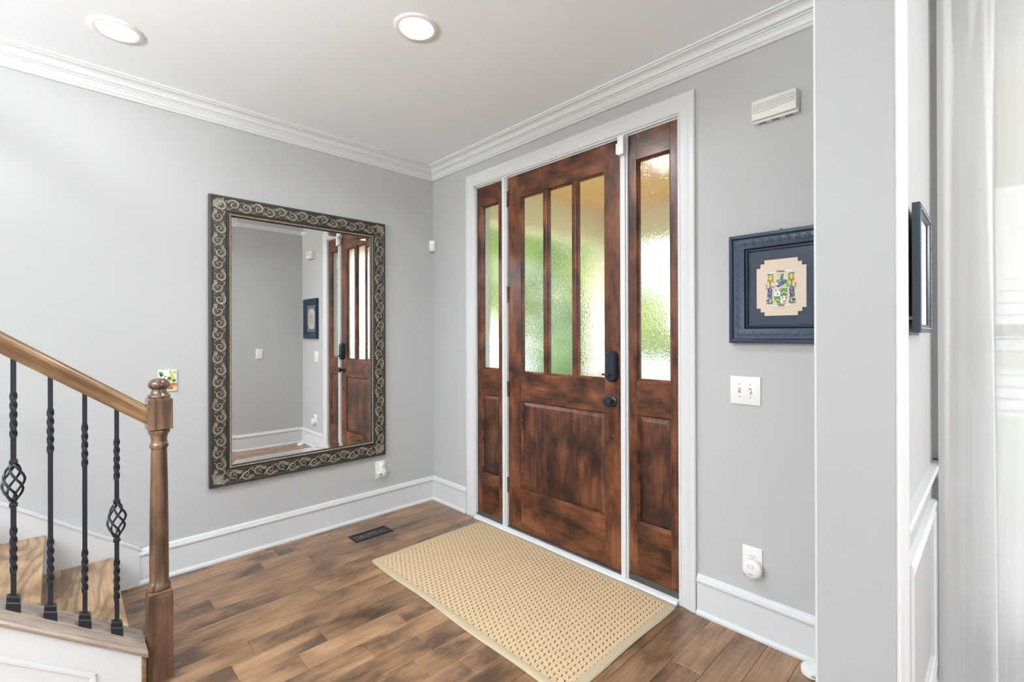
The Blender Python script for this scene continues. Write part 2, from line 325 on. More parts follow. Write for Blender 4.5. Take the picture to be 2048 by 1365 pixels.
# ------------------------------------------------------------------ the shell
CZ = 2.74
struct(B(-8.1, .15, 0, .15, 0, 2.9).build('wall_left', wall_m, smooth=0), 'light grey painted wall carrying the big ornate mirror')
wf = MB()
wf.box(0, .15, 0, -.545, 0, 2.9).box(0, .15, -2.165, -3.225, 0, 2.9).box(0, .15, -.545, -2.165, 2.475, 2.9)
wf.box(0, .15, -3.225, -4.55, 0, .42).box(0, .15, -3.225, -4.55, 2.32, 2.9).box(0, .15, -4.55, -7.1, 0, 2.9)
struct(wf.build('wall_front', wall_m, smooth=0), 'light grey painted wall around the wooden front door')
wr = MB(); wr.box(-.757, -.0, -2.93, -3.108, 0, CZ).box(-.93, -.757, -2.975, -3.108, 0, CZ).box(-3.3, -.93, -2.975, -3.108, 2.5, CZ).box(-8, -3.3, -2.975, -3.108, 2.5, CZ)
struct(wr.build('wall_right', wall_m, smooth=0), 'grey partition wall between hall and dining room')
bk = MB(); bk.box(-8.1, -8, 0, -1.2, 0, 2.9).box(-8.1, -8, -3.2, -7.1, 0, 2.9).box(-8.1, -8, -1.2, -3.2, 0, .9).box(-8.1, -8, -1.2, -3.2, 2.2, 2.9)
struct(bk.build('wall_back', wall_m, smooth=0), 'far rear wall with wide window openings')
sd = MB(); sd.box(-8, -6.0, -7, -7.1, 0, 2.9).box(-4.0, .15, -7, -7.1, 0, 2.9).box(-6.0, -4.0, -7, -7.1, 0, .9).box(-6.0, -4.0, -7, -7.1, 2.2, 2.9)
struct(sd.build('wall_side', wall_m, smooth=0), 'dining side wall with wide window openings')
struct(B(-8.1, .15, .15, -7.1, CZ, CZ+.1).build('ceiling', ceil_m, smooth=0), 'smooth white ceiling')

# floor planks: rows run along x; known butt joints in the rows one sees, random ones elsewhere
PW = .1252; known = {0: [-.918, -1.267, -1.62], 1: [-.6, -1.383, -2.4], 2: [-1.143, -2.1], 3: [-.45, -1.69], 4: [-1.02, -2.2], 5: [-1.264, -2.3], 6: [-.7, -1.95], 7: [-1.645, -2.75],
    8: [-1.385, -1.738], 9: [-1.061, -1.517], 10: [-1.287, -2.0], 11: [-1.085, -1.9], 12: [-1.183, -1.75], 13: [-1.047, -1.6], 14: [-.5, -1.45], 15: [-.95, -1.3]}
rp = random.Random(3); fm = bpy.data.meshes.new('floor'); fb = bmesh.new(); cl = fb.loops.layers.float_vector.new('plank') if hasattr(fb.loops.layers, 'float_vector') else None
fl = fb.loops.layers.float_color.new('plank') if cl is None else cl
for k in range(-1, 56):
    y1 = -.065-PW*k; y0 = y1-PW
    if k in known: js = [0.15]+known[k]+[-3.1-rp.random()*.6]
    else: js = [.15, -.25-rp.random()*.9]
    while js[-1] > -7.2: js.append(js[-1]-(.35+rp.random()*.9))
    js.append(-8.05)
    for a, b_ in zip(js[:-1], js[1:]):
        if a-b_ < .02: continue
        rnd = (rp.random(), rp.random(), rp.random(), 1)
        if k in (3, 9) and a == -1.69: rnd = (.0, .5, .3, 1)
        g = .0014; gb = .003; ge = .0024
        yy1, yy0 = min(y1, .02), y0
        top = [(b_+ge, yy0+g, 0), (a-ge, yy0+g, 0), (a-ge, yy1-g, 0), (b_+ge, yy1-g, 0)]; low = [(b_, yy0, -gb), (a, yy0, -gb), (a, yy1, -gb), (b_, yy1, -gb)]
        tv = [fb.verts.new(p) for p in top]; lv = [fb.verts.new(p) for p in low]
        fcs = [fb.faces.new(tv)]+[fb.faces.new([lv[i], lv[(i+1) % 4], tv[(i+1) % 4], tv[i]]) for i in range(4)]
        for fc in fcs:
            for lp in fc.loops: lp[fl] = rnd if cl is None else rnd[:3]
fb.to_mesh(fm); fb.free(); fm.materials.append(floor_m)
fo = bpy.data.objects.new('floor', fm); COL.objects.link(fo); struct(fo, 'hand-scraped brown hardwood plank floor')

# mouldings ---------------------------------------------------------------
crown = [(0, 2.634), (.012, 2.634), (.016, 2.640), (.016, 2.646), (.021, 2.650), (.024, 2.664), (.030, 2.672), (.030, 2.679), (.037, 2.681), (.037, 2.687), (.047, 2.690)]
crown += [(.047+.028*(1-math.cos(t*PI/12)), 2.690+.030*math.sin(t*PI/12)) for t in range(1, 7)]
crown += [(.080, 2.722), (.080, 2.728), (.088, 2.730), (.088, CZ+.002), (0, CZ+.002)]
struct(MB().prism(crown, lambda d, h, t: (t, -d, h), 0, -8).build('trim_1', trim_m, smooth=25), 'white crown moulding above the mirror wall')
struct(MB().prism(crown, lambda d, h, t: (-d, t, h), 0, -2.93).build('trim_2', trim_m, smooth=25), 'white crown moulding above the front door wall')
struct(MB().prism(crown, lambda d, h, t: (t, -2.93+d, h), 0, -.757).build('trim_3', trim_m, smooth=25), 'white crown moulding on the partition wall')
base = [(0, 0), (.026, 0), (.026, .010), (.021, .020), (.016, .023), (.016, .152), (.019, .154), (.023, .160), (.023, .170), (.017, .174), (.017, .178), (.013, .186), (.004, .192), (0, .192)]
def bb(name, fn, a, b_, lab): return struct(MB().prism(base, fn, a, b_).build(name, trim_m, smooth=20), lab)
bb('baseboard_left', lambda d, h, t: (t, -d, h), 0, -1.935, 'tall white baseboard under the mirror')
bb('baseboard_front', lambda d, h, t: (-d, t, h), 0, -.452, 'short piece of white baseboard left of the front door')
bb('baseboard_right', lambda d, h, t: (-d, t, h), -2.248, -2.93, 'white baseboard right of the front door')
bb('baseboard_partition', lambda d, h, t: (t, -2.93+d, h), 0, -.757-.016, 'white baseboard on the partition wall')
bb('baseboard_step', lambda d, h, t: (t, -2.975+d, h), -.757, -.845, 'white baseboard on the set-back piece of the partition')
bb('baseboard_dining', lambda d, h, t: (t, -3.108-d, h), 0, -.84, 'white baseboard in the dining room')
bb('baseboard_window', lambda d, h, t: (-d, t, h), -3.108, -7, 'white baseboard below the dining window')

# cased opening: jamb lining and casings
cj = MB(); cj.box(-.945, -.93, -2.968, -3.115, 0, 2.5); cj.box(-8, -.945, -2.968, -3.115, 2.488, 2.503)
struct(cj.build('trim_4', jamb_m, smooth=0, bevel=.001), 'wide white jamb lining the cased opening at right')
cas = [(0, 0), (0, .011), (.004, .014), (.010, .014), (.014, .0115), (.055, .016), (.062, .020), (.084, .021), (.088, .018), (.088, 0)]
def vcas(fn): return MB().prism(cas, fn, 0, 2.5)
struct(MB().prism(cas, lambda t, d, z: (-.938+t, -2.975+d, z), 0, 2.58).build('trim_5', trim_m, smooth=20), 'white casing on the hall side of the opening')
struct(MB().prism(cas, lambda t, d, z: (-.938+t, -3.108-d, z), 0, 2.58).build('trim_6', trim_m, smooth=20), 'white fluted casing on the dining side of the opening')

# front door casing, frame, mullions, sill
pc = [(0, -.03), (0, .010), (.004, .013), (.010, .013), (.013, .010), (.016, .010), (.035, .012), (.056, .017), (.062, .020), (.082, .021), (.088, .018), (.088, 0), (.01, 0)]
struct(MB().frame(FW, -2.155, -.547, -.0, 2.472, pc, open_bottom=True).build('trim_7', trim_m, smooth=20), 'white moulded casing around the front door and sidelights')
jb = MB()
for a, b_ in ((-.536, -.556), (-2.150, -2.170)): jb.box(-.004, .13, a, b_, 0, 2.485)
jb.box(-.004, .13, -.536, -2.170, 2.462, 2.485)
jb.box(.012, .02, -.556, -.566, .05, 2.462).box(.012, .02, -.556, -2.15, 2.455, 2.462)
for a, b_ in ((-.843, -.889), (-1.811, -1.857)):
    jb.box(.0, .13, a, b_, .0, 2.465)
    jb.box(-.010, .002, a-.010, b_+.010, .0, 2.465, c=.003)
struct(jb.build('trim_8', trim_m, smooth=20), 'white door frame with the two slim posts beside the door')
sl = MB(); sl.prism([(0, 0), (.045, 0), (.045, .006), (.04, .014), (.03, .019), (0, .019)], lambda d, h, t: (-d+.012, t, h), -.56, -2.15)
struct(sl.build('trim_9', trim_m, smooth=30), 'white sill strip along the foot of the door')
th = MB(); th.box(.006, .14, -.556, -2.15, .0, .03); th.box(.004, .05, -.566, -.843, .018, .052, c=.003).box(.004, .05, -1.857, -2.15, .018, .052, c=.003)
struct(th.build('trim_10', plain('threshold_dark', (.06, .05, .045), .5, var=.3, bscale=20), smooth=20), 'dark threshold under the door and sidelights')

# ------------------------------------------------------------------ front door
def raised_panel(y0, y1, z0, z1, xf, xb):
    """bevelled raised field set back in its opening"""
    m_ = MB(); m_.box(xf+.02, xb, y0, y1, z0, z1)
    a = .030
    o = [(xf+.020, y0, z0), (xf+.020, y1, z0), (xf+.020, y1, z1), (xf+.020, y0, z1)]
    s1 = 1 if y1 > y0 else -1
    i_ = [(xf+.008, y0+s1*a, z0+a), (xf+.008, y1-s1*a, z0+a), (xf+.008, y1-s1*a, z1-a), (xf+.008, y0+s1*a, z1-a)]
    e_ = [(xf+.0055, y0+s1*(a+.004), z0+a+.004), (xf+.0055, y1-s1*(a+.004), z0+a+.004), (xf+.0055, y1-s1*(a+.004), z1-a-.004), (xf+.0055, y0+s1*(a+.004), z1-a-.004)]
    m_.add(o+i_+e_, [[k, (k+1) % 4, 4+(k+1) % 4, 4+k] for k in range(4)]+[[4+k, 4+(k+1) % 4, 8+(k+1) % 4, 8+k] for k in range(4)]+[[8, 9, 10, 11]])
    return m_
def sticking(y0, y1, z0, z1, xf):
    """small moulded edge round an opening, profile leaning into it"""
    lo, hi = min(y0, y1), max(y0, y1)
    fn = lambda u, v, d: (xf+d, u, v)
    return MB().frame(fn, lo+.012, hi-.012, z0+.012, z1-.012, [(0, .020), (.002, .013), (.006, .009), (.008, .0035), (.012, -.0006), (.0135, .001), (.013, .03), (0, .03)])
dr = thing('door_1', 'stained wooden front door with three tall rain glass panes above one raised panel', 'door', (.012, -1.35, .03), kind='structure')
XF, XB = .012, .056
YL, YR = -.895, -1.803; GL, GR = -1.017, -1.698; ZT, ZB = 2.452, .034; GT, GB = 2.300, 1.099; PT, PB = .912, .305
for a, b_ in ((YL, GL), (GR, YR)): B(XF, XB, a, b_, ZB, ZT).build('stile', door_v, dr, bevel=.0015)
for a, b_ in ((GT, ZT), (PT, GB), (ZB, PB)): B(XF, XB, GL+.0002, GR-.0002, a, b_).build('rail', door_h, dr, bevel=.0012)
mw = .030; pw = ((GL-GR)-2*mw)/3
ys = []
for k in range(3):
    a = GL-k*(pw+mw); b_ = a-pw; ys.append((a, b_))
    if k < 2: B(XF+.001, XB, b_, b_-mw, GB, GT).build('muntin', door_v, dr, bevel=.004)
    B(XF+.020, XF+.025, a-.001, b_+.001, GB+.001, GT-.001).build('rain_glass_pane', rain_m, dr, smooth=0)
    sticking(a, b_, GB, GT, XF).build('glazing_bead', door_v, dr, smooth=25)
raised_panel(GL, GR, PB, PT, XF, XB-.01).build('raised_panel', door_p, dr, smooth=0)
sticking(GL, GR, PB, PT, XF).build('panel_moulding', door_h, dr, smooth=25)
for z in (2.255, 1.59, .93, .263):
    h = MB(); h.lathe([(.006, z), (.0075, z+.003), (.0062, z+.006), (.0062, z+.10), (.0075, z+.103), (.006, z+.106)], lambda a, b_, h_: (a+.004, b_-.893, h_), 12)
    h.box(.002, .013, -.894, -.902, z+.002, z+.104)
    h.build('hinge', hinge_m, dr)
# deadbolt with thumb-turn housing
db = MB()
def stad(hw, hh, n=9):
    return [(hw*math.cos(t), hh-hw+hw*math.sin(t)) for t in [PI*i/(n-1) for i in range(n)]]+[(hw*math.cos(t), -(hh-hw)+hw*math.sin(t)) for t in [PI+PI*i/(n-1) for i in range(n)]]
def plateau(cy, cz, layers):
    m_ = MB(); rings = []
    for hw, hh, d in layers: rings.append([(XF-d, cy+p[0], cz+p[1]) for p in stad(hw, hh)])
    n = len(rings[0]); vs_ = [p for r in rings for p in r]
    m_.add(vs_, [[j*n+i, j*n+(i+1) % n, (j+1)*n+(i+1) % n, (j+1)*n+i] for j in range(len(rings)-1) for i in range(n)]+[[(len(rings)-1)*n+i for i in range(n)], list(range(n))[::-1]])
    return m_
dbo = plateau(-1.757, 1.181, [(.034, .091, 0), (.034, .091, .006), (.032, .088, .034), (.026, .082, .042), (.024, .080, .042)]).build('deadbolt', bronze_m, dr, smooth=30)
tb = MB(); tb.lathe([(.011, 0), (.011, .012), (.009, .014)], lambda a, b_, h: (XF-.042-h, -1.757+a, 1.135+b_), 16)
tb.box(XF-.054, XF-.070, -1.722, -1.765, 1.131, 1.141, c=.003); tb.build('thumb_turn', bronze_m, dbo)
kb = MB(); kf = lambda a, b_, h: (XF-h, -1.749+a, .982+b_)
kb.lathe([(.033, 0), (.033, .004), (.030, .008), (.022, .011), (.013, .014), (.011, .026), (.012, .034), (.020, .038), (.0265, .044), (.029, .052), (.0285, .058), (.024, .064), (.014, .066)], kf, 32)
kb.build('door_knob', bronze_m, dr, smooth=40)
kp = MB(); kp.lathe([(.012, 0), (.012, .003), (.008, .005), (.007, .012), (.005, .014)], lambda a, b_, h: (XF-h, -1.752+a, .775+b_), 18); kp.build('bolt_knob', bronze_m, dr)

# sidelights
def sidelight(name, y0, y1, lab):
    t = thing(name, lab, 'sidelight', (.012, (y0+y1)/2, .05), kind='structure')
    s_ = .047; ga, gb_ = y0-s_, y1+s_
    for a, b_ in ((y0, ga), (gb_, y1)): B(XF, XB, a, b_, .052, 2.455).build('stile', door_v, t, bevel=.0012)
    for a, b_ in ((2.312, 2.455), (.925, 1.108), (.052, .332)): B(XF, XB, ga, gb_, a, b_).build('rail', door_h, t, bevel=.001)
    B(XF+.020, XF+.025, ga-.001, gb_+.001, 1.109, 2.311).build('rain_glass_pane', rain_m, t, smooth=0)
    sticking(ga, gb_, 1.108, 2.312, XF).build('glazing_bead', door_v, t, smooth=25)
    raised_panel(ga, gb_, .332, .925, XF, XB-.01).build('raised_panel', door_p, t, smooth=0)
    sticking(ga, gb_, .332, .925, XF).build('panel_moulding', door_h, t, smooth=25)
sidelight('window_1', -.557, -.842, 'narrow wooden sidelight with rain glass left of the front door')
sidelight('window_2', -1.858, -2.149, 'narrow wooden sidelight with rain glass right of the front door')
al = thing('door_sensor', 'small white alarm contact at the top of the post right of the front door', 'sensor', (-.012, -1.834, 2.35))
B(-.010, -.034, -1.814, -1.852, 2.348, 2.452, c=.004).build('sensor_body', plate_m, al)
B(-.002, -.022, -1.796, -1.813, 2.36, 2.42, c=.003).build('magnet', plate_m, al)

# ------------------------------------------------------------------ mirror
mr_ = thing('wall_mirror', 'large rectangular mirror in an ornate scrolled pewter frame on the left wall', 'mirror', (-1.031, 0, .452))
OX0, OX1, OZ0, OZ1 = -1.606, -.456, .452, 2.203; FWD = .118
IX0, IX1, IZ0, IZ1 = OX0+FWD, OX1-FWD, OZ0+FWD, OZ1-FWD
prof = [(0, .012), (0, .020), (.004, .024), (.006, .024), (.009, .022), (.024, .0225), (.027, .026), (.030, .028), (.034, .028), (.06, .0315), (.095, .028), (.100, .028), (.104, .032), (.113, .032), (.118, .028), (.118, .003), (.10, .003)]
MB().frame(LW, IX0, IX1, IZ0, IZ1, prof).build('frame', frame_m, mr_, smooth=25)
sc_ = MB(); bd = MB()
def side(mapf, length):
    """mapf(s, w) -> (u, v) with w measured from the outer edge"""
    sd_ = lambda s, w_, d: LW(*mapf(s, w_), d)
    field = lambda w_: .0275+.004*math.cos((w_-.058)/.032*PI/2)
    n = max(2, round((length-.05)/.142)); P = (length-.05)/n
    upv = (0, -1, 0)
    def stroke(pts, r0, r1, k=6, lift=.0022):
        m_ = len(pts); sc_.tube([sd_(p[0], p[1], field(p[1])+lift) for p in pts], [r0+(r1-r0)*i/(m_-1) for i in range(m_)], k, flat=1.0, up=upv)
    CW = .051
    for q in range(n):
        s0 = .025+q*P
        for hlf in (0, 1):
            sg = 1 if hlf == 0 else -1
            cs, cw = s0+P*(.25+.5*hlf), CW+sg*.004
            # outer C scroll
            sp = []
            for i in range(19):
                t = i/18; an = PI*(1.05)+t*PI*2.55; r = .029*(1-t)**.8+.004
                sp.append((cs+r*1.02*math.cos(an), cw+sg*r*math.sin(an)*-1.0))
            stroke(sp, .0042, .0026); sc_.ball(sd_(sp[-1][0], sp[-1][1], field(sp[-1][1])+.002), .0048, n=8)
            # leaf fan riding the scroll
            for i in range(6):
                an = PI*(1.15+.16*i); r0_, r1_ = .0165, .031-.001*abs(i-3)
                a0 = (cs+r0_*math.cos(an+.35), cw-sg*r0_*math.sin(an+.35)); a1 = (cs+(r0_+r1_)/2*math.cos(an+.12), cw-sg*(r0_+r1_)/2*math.sin(an+.12)); a2 = (cs+r1_*math.cos(an-.05), cw-sg*r1_*math.sin(an-.05))
                a3 = (cs+(r1_+.001)*math.cos(an-.22), cw-sg*(r1_+.001)*math.sin(an-.22))
                stroke([a0, a1, a2, a3], .0018, .0038, 5, .0026)
            # connecting stem and side leaves
            st = [(cs-P*.28+P*.56*i/8, CW+sg*(-.031+.056*(i/8)**1.6)) for i in range(9)]
            stroke([p for p in st if .024 < p[1] < .092], .0022, .003)
            for i in range(3):
                bs = cs+P*.2+i*.007; stroke([(bs, CW-sg*.010), (bs+.006, CW-sg*(.020+.002*i)), (bs+.004, CW-sg*(.028+.001*i))], .003, .0012, 5)
    for q in range(2*n):
        sg = 1 if q % 2 == 0 else -1; fs_, fw_ = .025+P*(.5*q+.02), CW+sg*.030
        for i in range(5):
            an = PI*(.18+.16*i); ro = .019-.0012*abs(i-2)
            stroke([(fs_+.005*math.cos(an), fw_-sg*.005*math.sin(an)), (fs_+.012*math.cos(an-.1), fw_-sg*.012*math.sin(an-.1)), (fs_+ro*math.cos(an+.1), fw_-sg*ro*math.sin(an+.1))], .0016, .0034, 5, .001)
    nb_ = int((length-2*.108)/.0098)
    for i in range(nb_+1):
        s = .108+(length-2*.108)*i/nb_
        p = sd_(s, .1085, .0335); bd.ball(p, .0050, n=6)
W_, H_ = OX1-OX0, OZ1-OZ0
side(lambda s, w_: (OX0+w_, OZ1-s), H_); side(lambda s, w_: (OX1-w_, OZ0+s), H_)
side(lambda s, w_: (OX0+s, OZ1-w_), W_); side(lambda s, w_: (OX1-s, OZ0+w_), W_)
for cx, sx_ in ((OX0, 1), (OX1, -1)):
    for cz, sz_ in ((OZ0, 1), (OZ1, -1)):
        for i in range(7):
            a = PI/2*i/6; p = [(cx+sx_*(.022+r*math.cos(a)), cz+sz_*(.022+r*math.sin(a))) for r in (.012, .03, .05)]
            sc_.tube([LW(q_[0], q_[1], .032) for q_ in p], [.002, .004, .0028], 5, flat=.8, up=(0, -1, 0))
sc_.build('carved_scrollwork', scroll_m, mr_, smooth=60); bd.build('bead_moulding', bead_m, mr_, smooth=60)
gm = MB(); bw = .026; gd = .012; tl_ = math.tan(math.radians(1.35))*bw
o4 = [(IX0, IZ0), (IX1, IZ0), (IX1, IZ1), (IX0, IZ1)]; i4 = [(IX0+bw, IZ0+bw), (IX1-bw, IZ0+bw), (IX1-bw, IZ1-bw), (IX0+bw, IZ1-bw)]
gm.add([LW(a, b_, gd) for a, b_ in i4], [[0, 1, 2, 3]]).add([LW(a, b_, gd+.0001+tl_) for a, b_ in o4]+[LW(a, b_, gd) for a, b_ in i4], [[k, (k+1) % 4, 4+(k+1) % 4, 4+k] for k in range(4)])
gm.build('bevelled_glass', mirror_m, mr_, smooth=0)
B(OX0+.02, OX1-.02, -.001, -.0105, OZ0+.02, OZ1-.02).build('backing', dark_m, mr_, smooth=0)

# ------------------------------------------------------------------ things on the walls
# tile behind the newel
ti = thing('ceramic_tile', 'small square hand-painted ceramic tile with leaves and fruit behind the newel post', 'tile', (-1.805, -.001, 1.045))
B(-1.849, -1.761, -.001, -.009, 1.045, 1.167, c=.002).build('tile_body', plain('tile_glaze', (.78, .74, .62), .25, var=.05, bscale=30), ti)
tm = [plain('glaze_green', (.05, .25, .10), .25), plain('glaze_leaf', (.42, .55, .16), .25), plain('glaze_red', (.48, .12, .05), .25), plain('glaze_ochre', (.62, .38, .12), .25), plain('glaze_mint', (.35, .6, .4), .25), plain('glaze_dark', (.015, .09, .045), .25)]
tp = MB()
def blob(cx, cz, rx, rz, mi, rot=0, n=10, wob=.2):
    tp.cur = mi; k0 = len(tp.v); pts = []
    for i in range(n):
        a = 2*PI*i/n; r = 1+wob*math.sin(3*a+cx*99)
        x_, z_ = rx*r*math.cos(a), rz*r*math.sin(a); pts.append((cx+x_*math.cos(rot)-z_*math.sin(rot), -.0094-.00005*len(tp.f), cz+x_*math.sin(rot)+z_*math.cos(rot)))
    tp.add(pts, [list(range(n))])
for a in [(-1.836, 1.150, .010, .008, 0), (-1.833, 1.139, .010, .009, 5), (-1.770, 1.152, .011, .010, 4), (-1.793, 1.155, .005, .012, 3), (-1.784, 1.135, .008, .030, 1, .35), (-1.79, 1.12, .006, .02, 3, -.3), (-1.778, 1.108, .010, .016, 1, .2),
          (-1.797, 1.118, .009, .009, 5), (-1.774, 1.105, .008, .007, 5, .4), (-1.78, 1.085, .022, .008, 2, -.1), (-1.79, 1.074, .013, .008, 0), (-1.772, 1.072, .012, .006, 3), (-1.795, 1.062, .018, .007, 2), (-1.80, 1.128, .006, .004, 3), (-1.815, 1.13, .005, .004, 0), (-1.82, 1.12, .004, .003, 5)]: blob(*a)
tp.build('painted_motif', tm, ti, smooth=0)

def face_box(fn, u0, u1, v0, v1, d0, d1, c=.002):
    a, b_ = fn(u0, v0, d0), fn(u1, v1, d1); return B(a[0], b_[0], a[1], b_[1], a[2], b_[2], c=c)
def screw(fn, u, v, d, t, m_=None):
    s_ = MB(); s_.lathe([(.0030, 0), (.0030, .0006), (.002, .0012)], lambda a, b_, h: fn(u+a, v+b_, d+h), 10); return s_.build('screw', grey_m, t)
def slots(fn, u, v, d, t):
    s_ = MB()
    for du in (-.0065, .0065):
        p = [(u+du-.0012, v+.001, d), (u+du+.0012, v+.001, d), (u+du+.0012, v+.0085, d), (u+du-.0012, v+.0085, d)]
        s_.add([fn(*q) for q in p], [[0, 1, 2, 3]])
    s_.add([fn(u+.0028*math.cos(2*PI*i/10), v-.0065+.0028*math.sin(2*PI*i/10), d) for i in range(10)], [list(range(10))]); return s_.build('socket_slots', dark_m, t, smooth=0)
def outlet(fn, u0, u1, v0, v1, lab, org, only_top=False):
    t = thing('wall_outlet', lab, 'outlet', org)
    face_box(fn, u0, u1, v0, v1, 0, .006, .0025).build('cover_plate', plate_m, t)
    uc = (u0+u1)/2; vc = (v0+v1)/2
    for dv in (.0195, -.0195):
        r_ = MB(); r_.lathe([(.0165, .005), (.0165, .0072), (.0155, .0078)], lambda a, b_, h: fn(uc+a, vc+dv+b_*.84, h), 24); r_.build('receptacle', plate_m, t); slots(fn, uc, vc+dv, .0080, t)
    screw(fn, uc, vc, .006, t); return t
outlet(LW, -.530, -.449, .274, .403, 'white wall outlet low on the mirror wall under the mirror corner', (-.49, 0, .274))
outlet(FW, -2.541, -2.457, .270, .402, 'white wall outlet right of the front door above the baseboard', (0, -2.5, .27))
# plug-in freshener under the mirror
fr_ = thing('plug_in_freshener', 'white plug-in air freshener in the outlet below the mirror', 'air freshener', (-.487, -.0085, .30))
f1 = MB(); f1.box(-.504, -.468, -.0085, -.030, .325, .390, c=.008)
f1.prism([(-.506, .325), (-.520, .330), (-.524, .315), (-.512, .303), (-.496, .297), (-.478, .292), (-.462, .300), (-.452, .312), (-.456, .330), (-.466, .35), (-.500, .35)], lambda p, q, t: (p, -t, q), .012, .040)
f1.build('housing', plate_m, fr_, smooth=35, bevel=.004)
f2 = MB(); f2.box(-.514, -.490, -.0405, -.0415, .302, .318, c=.0003); f2.lathe([(.005, 0), (.005, .001)], lambda a, b_, h: (-.468+a, -.0405-h, .314+b_), 12); f2.build('vent', grey_m, fr_)
# round night light
nl = thing('night_light', 'round white plug-in night light on the outlet by the door', 'night light', (-.0085, -2.507, .27))
n1_ = MB(); n1_.lathe([(.030, .0085), (.030, .016), (.040, .020), (.041, .036), (.038, .044), (.030, .048), (.001, .050)], lambda a, b_, h: FW(-2.508+a, .314+b_, h), 40); n1_.build('housing', plate_m, nl, smooth=50)
n2_ = MB(); n2_.frame(FW, -2.517, -2.497, .324, .333, [(0, .0492), (.0012, .0498), (.0024, .0492)]); n2_.build('sensor_window', grey_m, nl, smooth=0); B(-.0470, -.0492, -2.516, -2.497, .293, .298, c=.0005).build('switch_mark', grey_m, nl)
# double switch
sw = thing('light_switch', 'white double toggle switch plate on the wall right of the front door', 'light switch', (0, -2.47, 1.04))
face_box(FW, -2.536, -2.405, 1.039, 1.167, 0, .006, .0028).build('cover_plate', plate_m, sw)
for u_, up_ in ((-2.446, 1), (-2.492, -1)):
    tg = MB(); tg.prism([(0, -.006), (0, .006), (.012, up_*.009+.003), (.013, up_*.009-.003)], lambda p, q, t: (-.006-p, t, 1.103+q), u_-.0045, u_+.0045); tg.build('toggle', plate_m, sw, bevel=.0008)
    B(-.0062, -.0066, u_-.006, u_+.006, 1.091, 1.115).build('toggle_slot', grey_m, sw, smooth=0)
    for v_ in (1.132, 1.073): screw(FW, u_, v_, .006, sw)
def single_switch(org, u, v, y, lab):
    t = thing('light_switch', lab, 'light switch', org); fn = lambda a, b_, d: (a, y+d, b_)
    face_box(fn, u-.037, u+.037, v-.06, v+.06, 0, .006, .0025).build('cover_plate', plate_m, t)
    tg = MB(); tg.prism([(0, -.006), (0, .006), (.012, .012), (.013, .006)], lambda p, q, t_: (t_, y+.006+p, v+q), u-.0045, u+.0045); tg.build('toggle', plate_m, t)
    for dv in (.03, -.03): screw(fn, u, v+dv, .006, t)
single_switch((-.508, -2.93, 1.07), -.508, 1.138, -2.93, 'white single switch plate on the partition wall seen in the mirror')
single_switch((-.80, -2.975, 1.07), -.80, 1.138, -2.975, 'white single switch plate beside the opening at the left edge of the mirror')
# motion sensor across the corner
ms = thing('motion_sensor', 'small white motion sensor high in the corner between mirror and door', 'sensor', (-.02, -.02, 2.045))
ROT = Matrix.Rotation(math.radians(45), 4, 'Z')
def diag(px_, py_, pz_): # px_ across, py_ out of the corner
    v_ = Vector((px_, -py_, 0)); v_.rotate(Matrix.Rotation(math.radians(-45), 3, 'Z')); return (v_.x, v_.y, pz_)
s_ = MB(); s_.prism([(-.026, .028), (.026, .028), (.026, .045), (.020, .056), (-.020, .056), (-.026, .045)], lambda p, q, t: diag(p, q*(1 if t < 2.1 else 1)-(0.006 if t < 2.06 else 0), t), 2.052, 2.136)
s_.build('housing', plate_m, ms, bevel=.004)
s_ = MB(); s_.prism([(-.012, .012), (.012, .012), (.012, .03), (-.012, .03)], lambda p, q, t: diag(p, q, t), 2.05, 2.10); s_.build('bracket', plate2_m, ms)
s_ = MB(); s_.prism([(-.017, .055), (.017, .055), (.014, .0585), (-.014, .0585)], lambda p, q, t: diag(p, q, t), 2.066, 2.108); s_.build('lens', plate2_m, ms)
# door chime
ch = thing('door_chime', 'long off-white door chime box high on the wall right of the door', 'door chime', (0, -2.605, 2.291))
B(0, -.030, -2.517, -2.694, 2.291, 2.388, c=.003).build('base', plate2_m, ch)
B(-.029, -.047, -2.516, -2.692, 2.300, 2.387, c=.006).build('cover', plate2_m, ch)
g_ = MB()
for i in range(5):
    z0 = 2.364-i*.0085
    pts = [(-.0475, y_, z0+(.006/(1+math.exp((y_+2.622)*160)))) for y_ in [-2.522-.0082*j for j in range(21)]]
    g_.tube(pts, .0011, 5)
g_.build('groove', grey_m, ch)
for g0 in (-2.540, -2.592, -2.644):
    vt = MB()
    for j in range(4): vt.box(-.006, -.026, g0-j*.0075, g0-j*.0075-.0035, 2.2905, 2.2930)
    vt.build('vent_slots', dark_m, ch, smooth=0)
# puck on the floor in the corner
pk = MB(); pk.lathe([(.036, 0), (.040, .003), (.040, .022), (.037, .027), (.030, .029), (.001, .030)], lambda a, b_, h: (-.088+a, -2.752+b_, h+.001), 36)
pko = thing('white_puck', 'round white plastic puck lying on the floor against the baseboard by the white jamb', 'gadget', (-.088, -2.752, 0))
pk.build('puck_body', plate_m, pko, smooth=40)
B(-.123, -.129, -2.757, -2.771, .010, .020, c=.001).build('display', grey_m, pko)

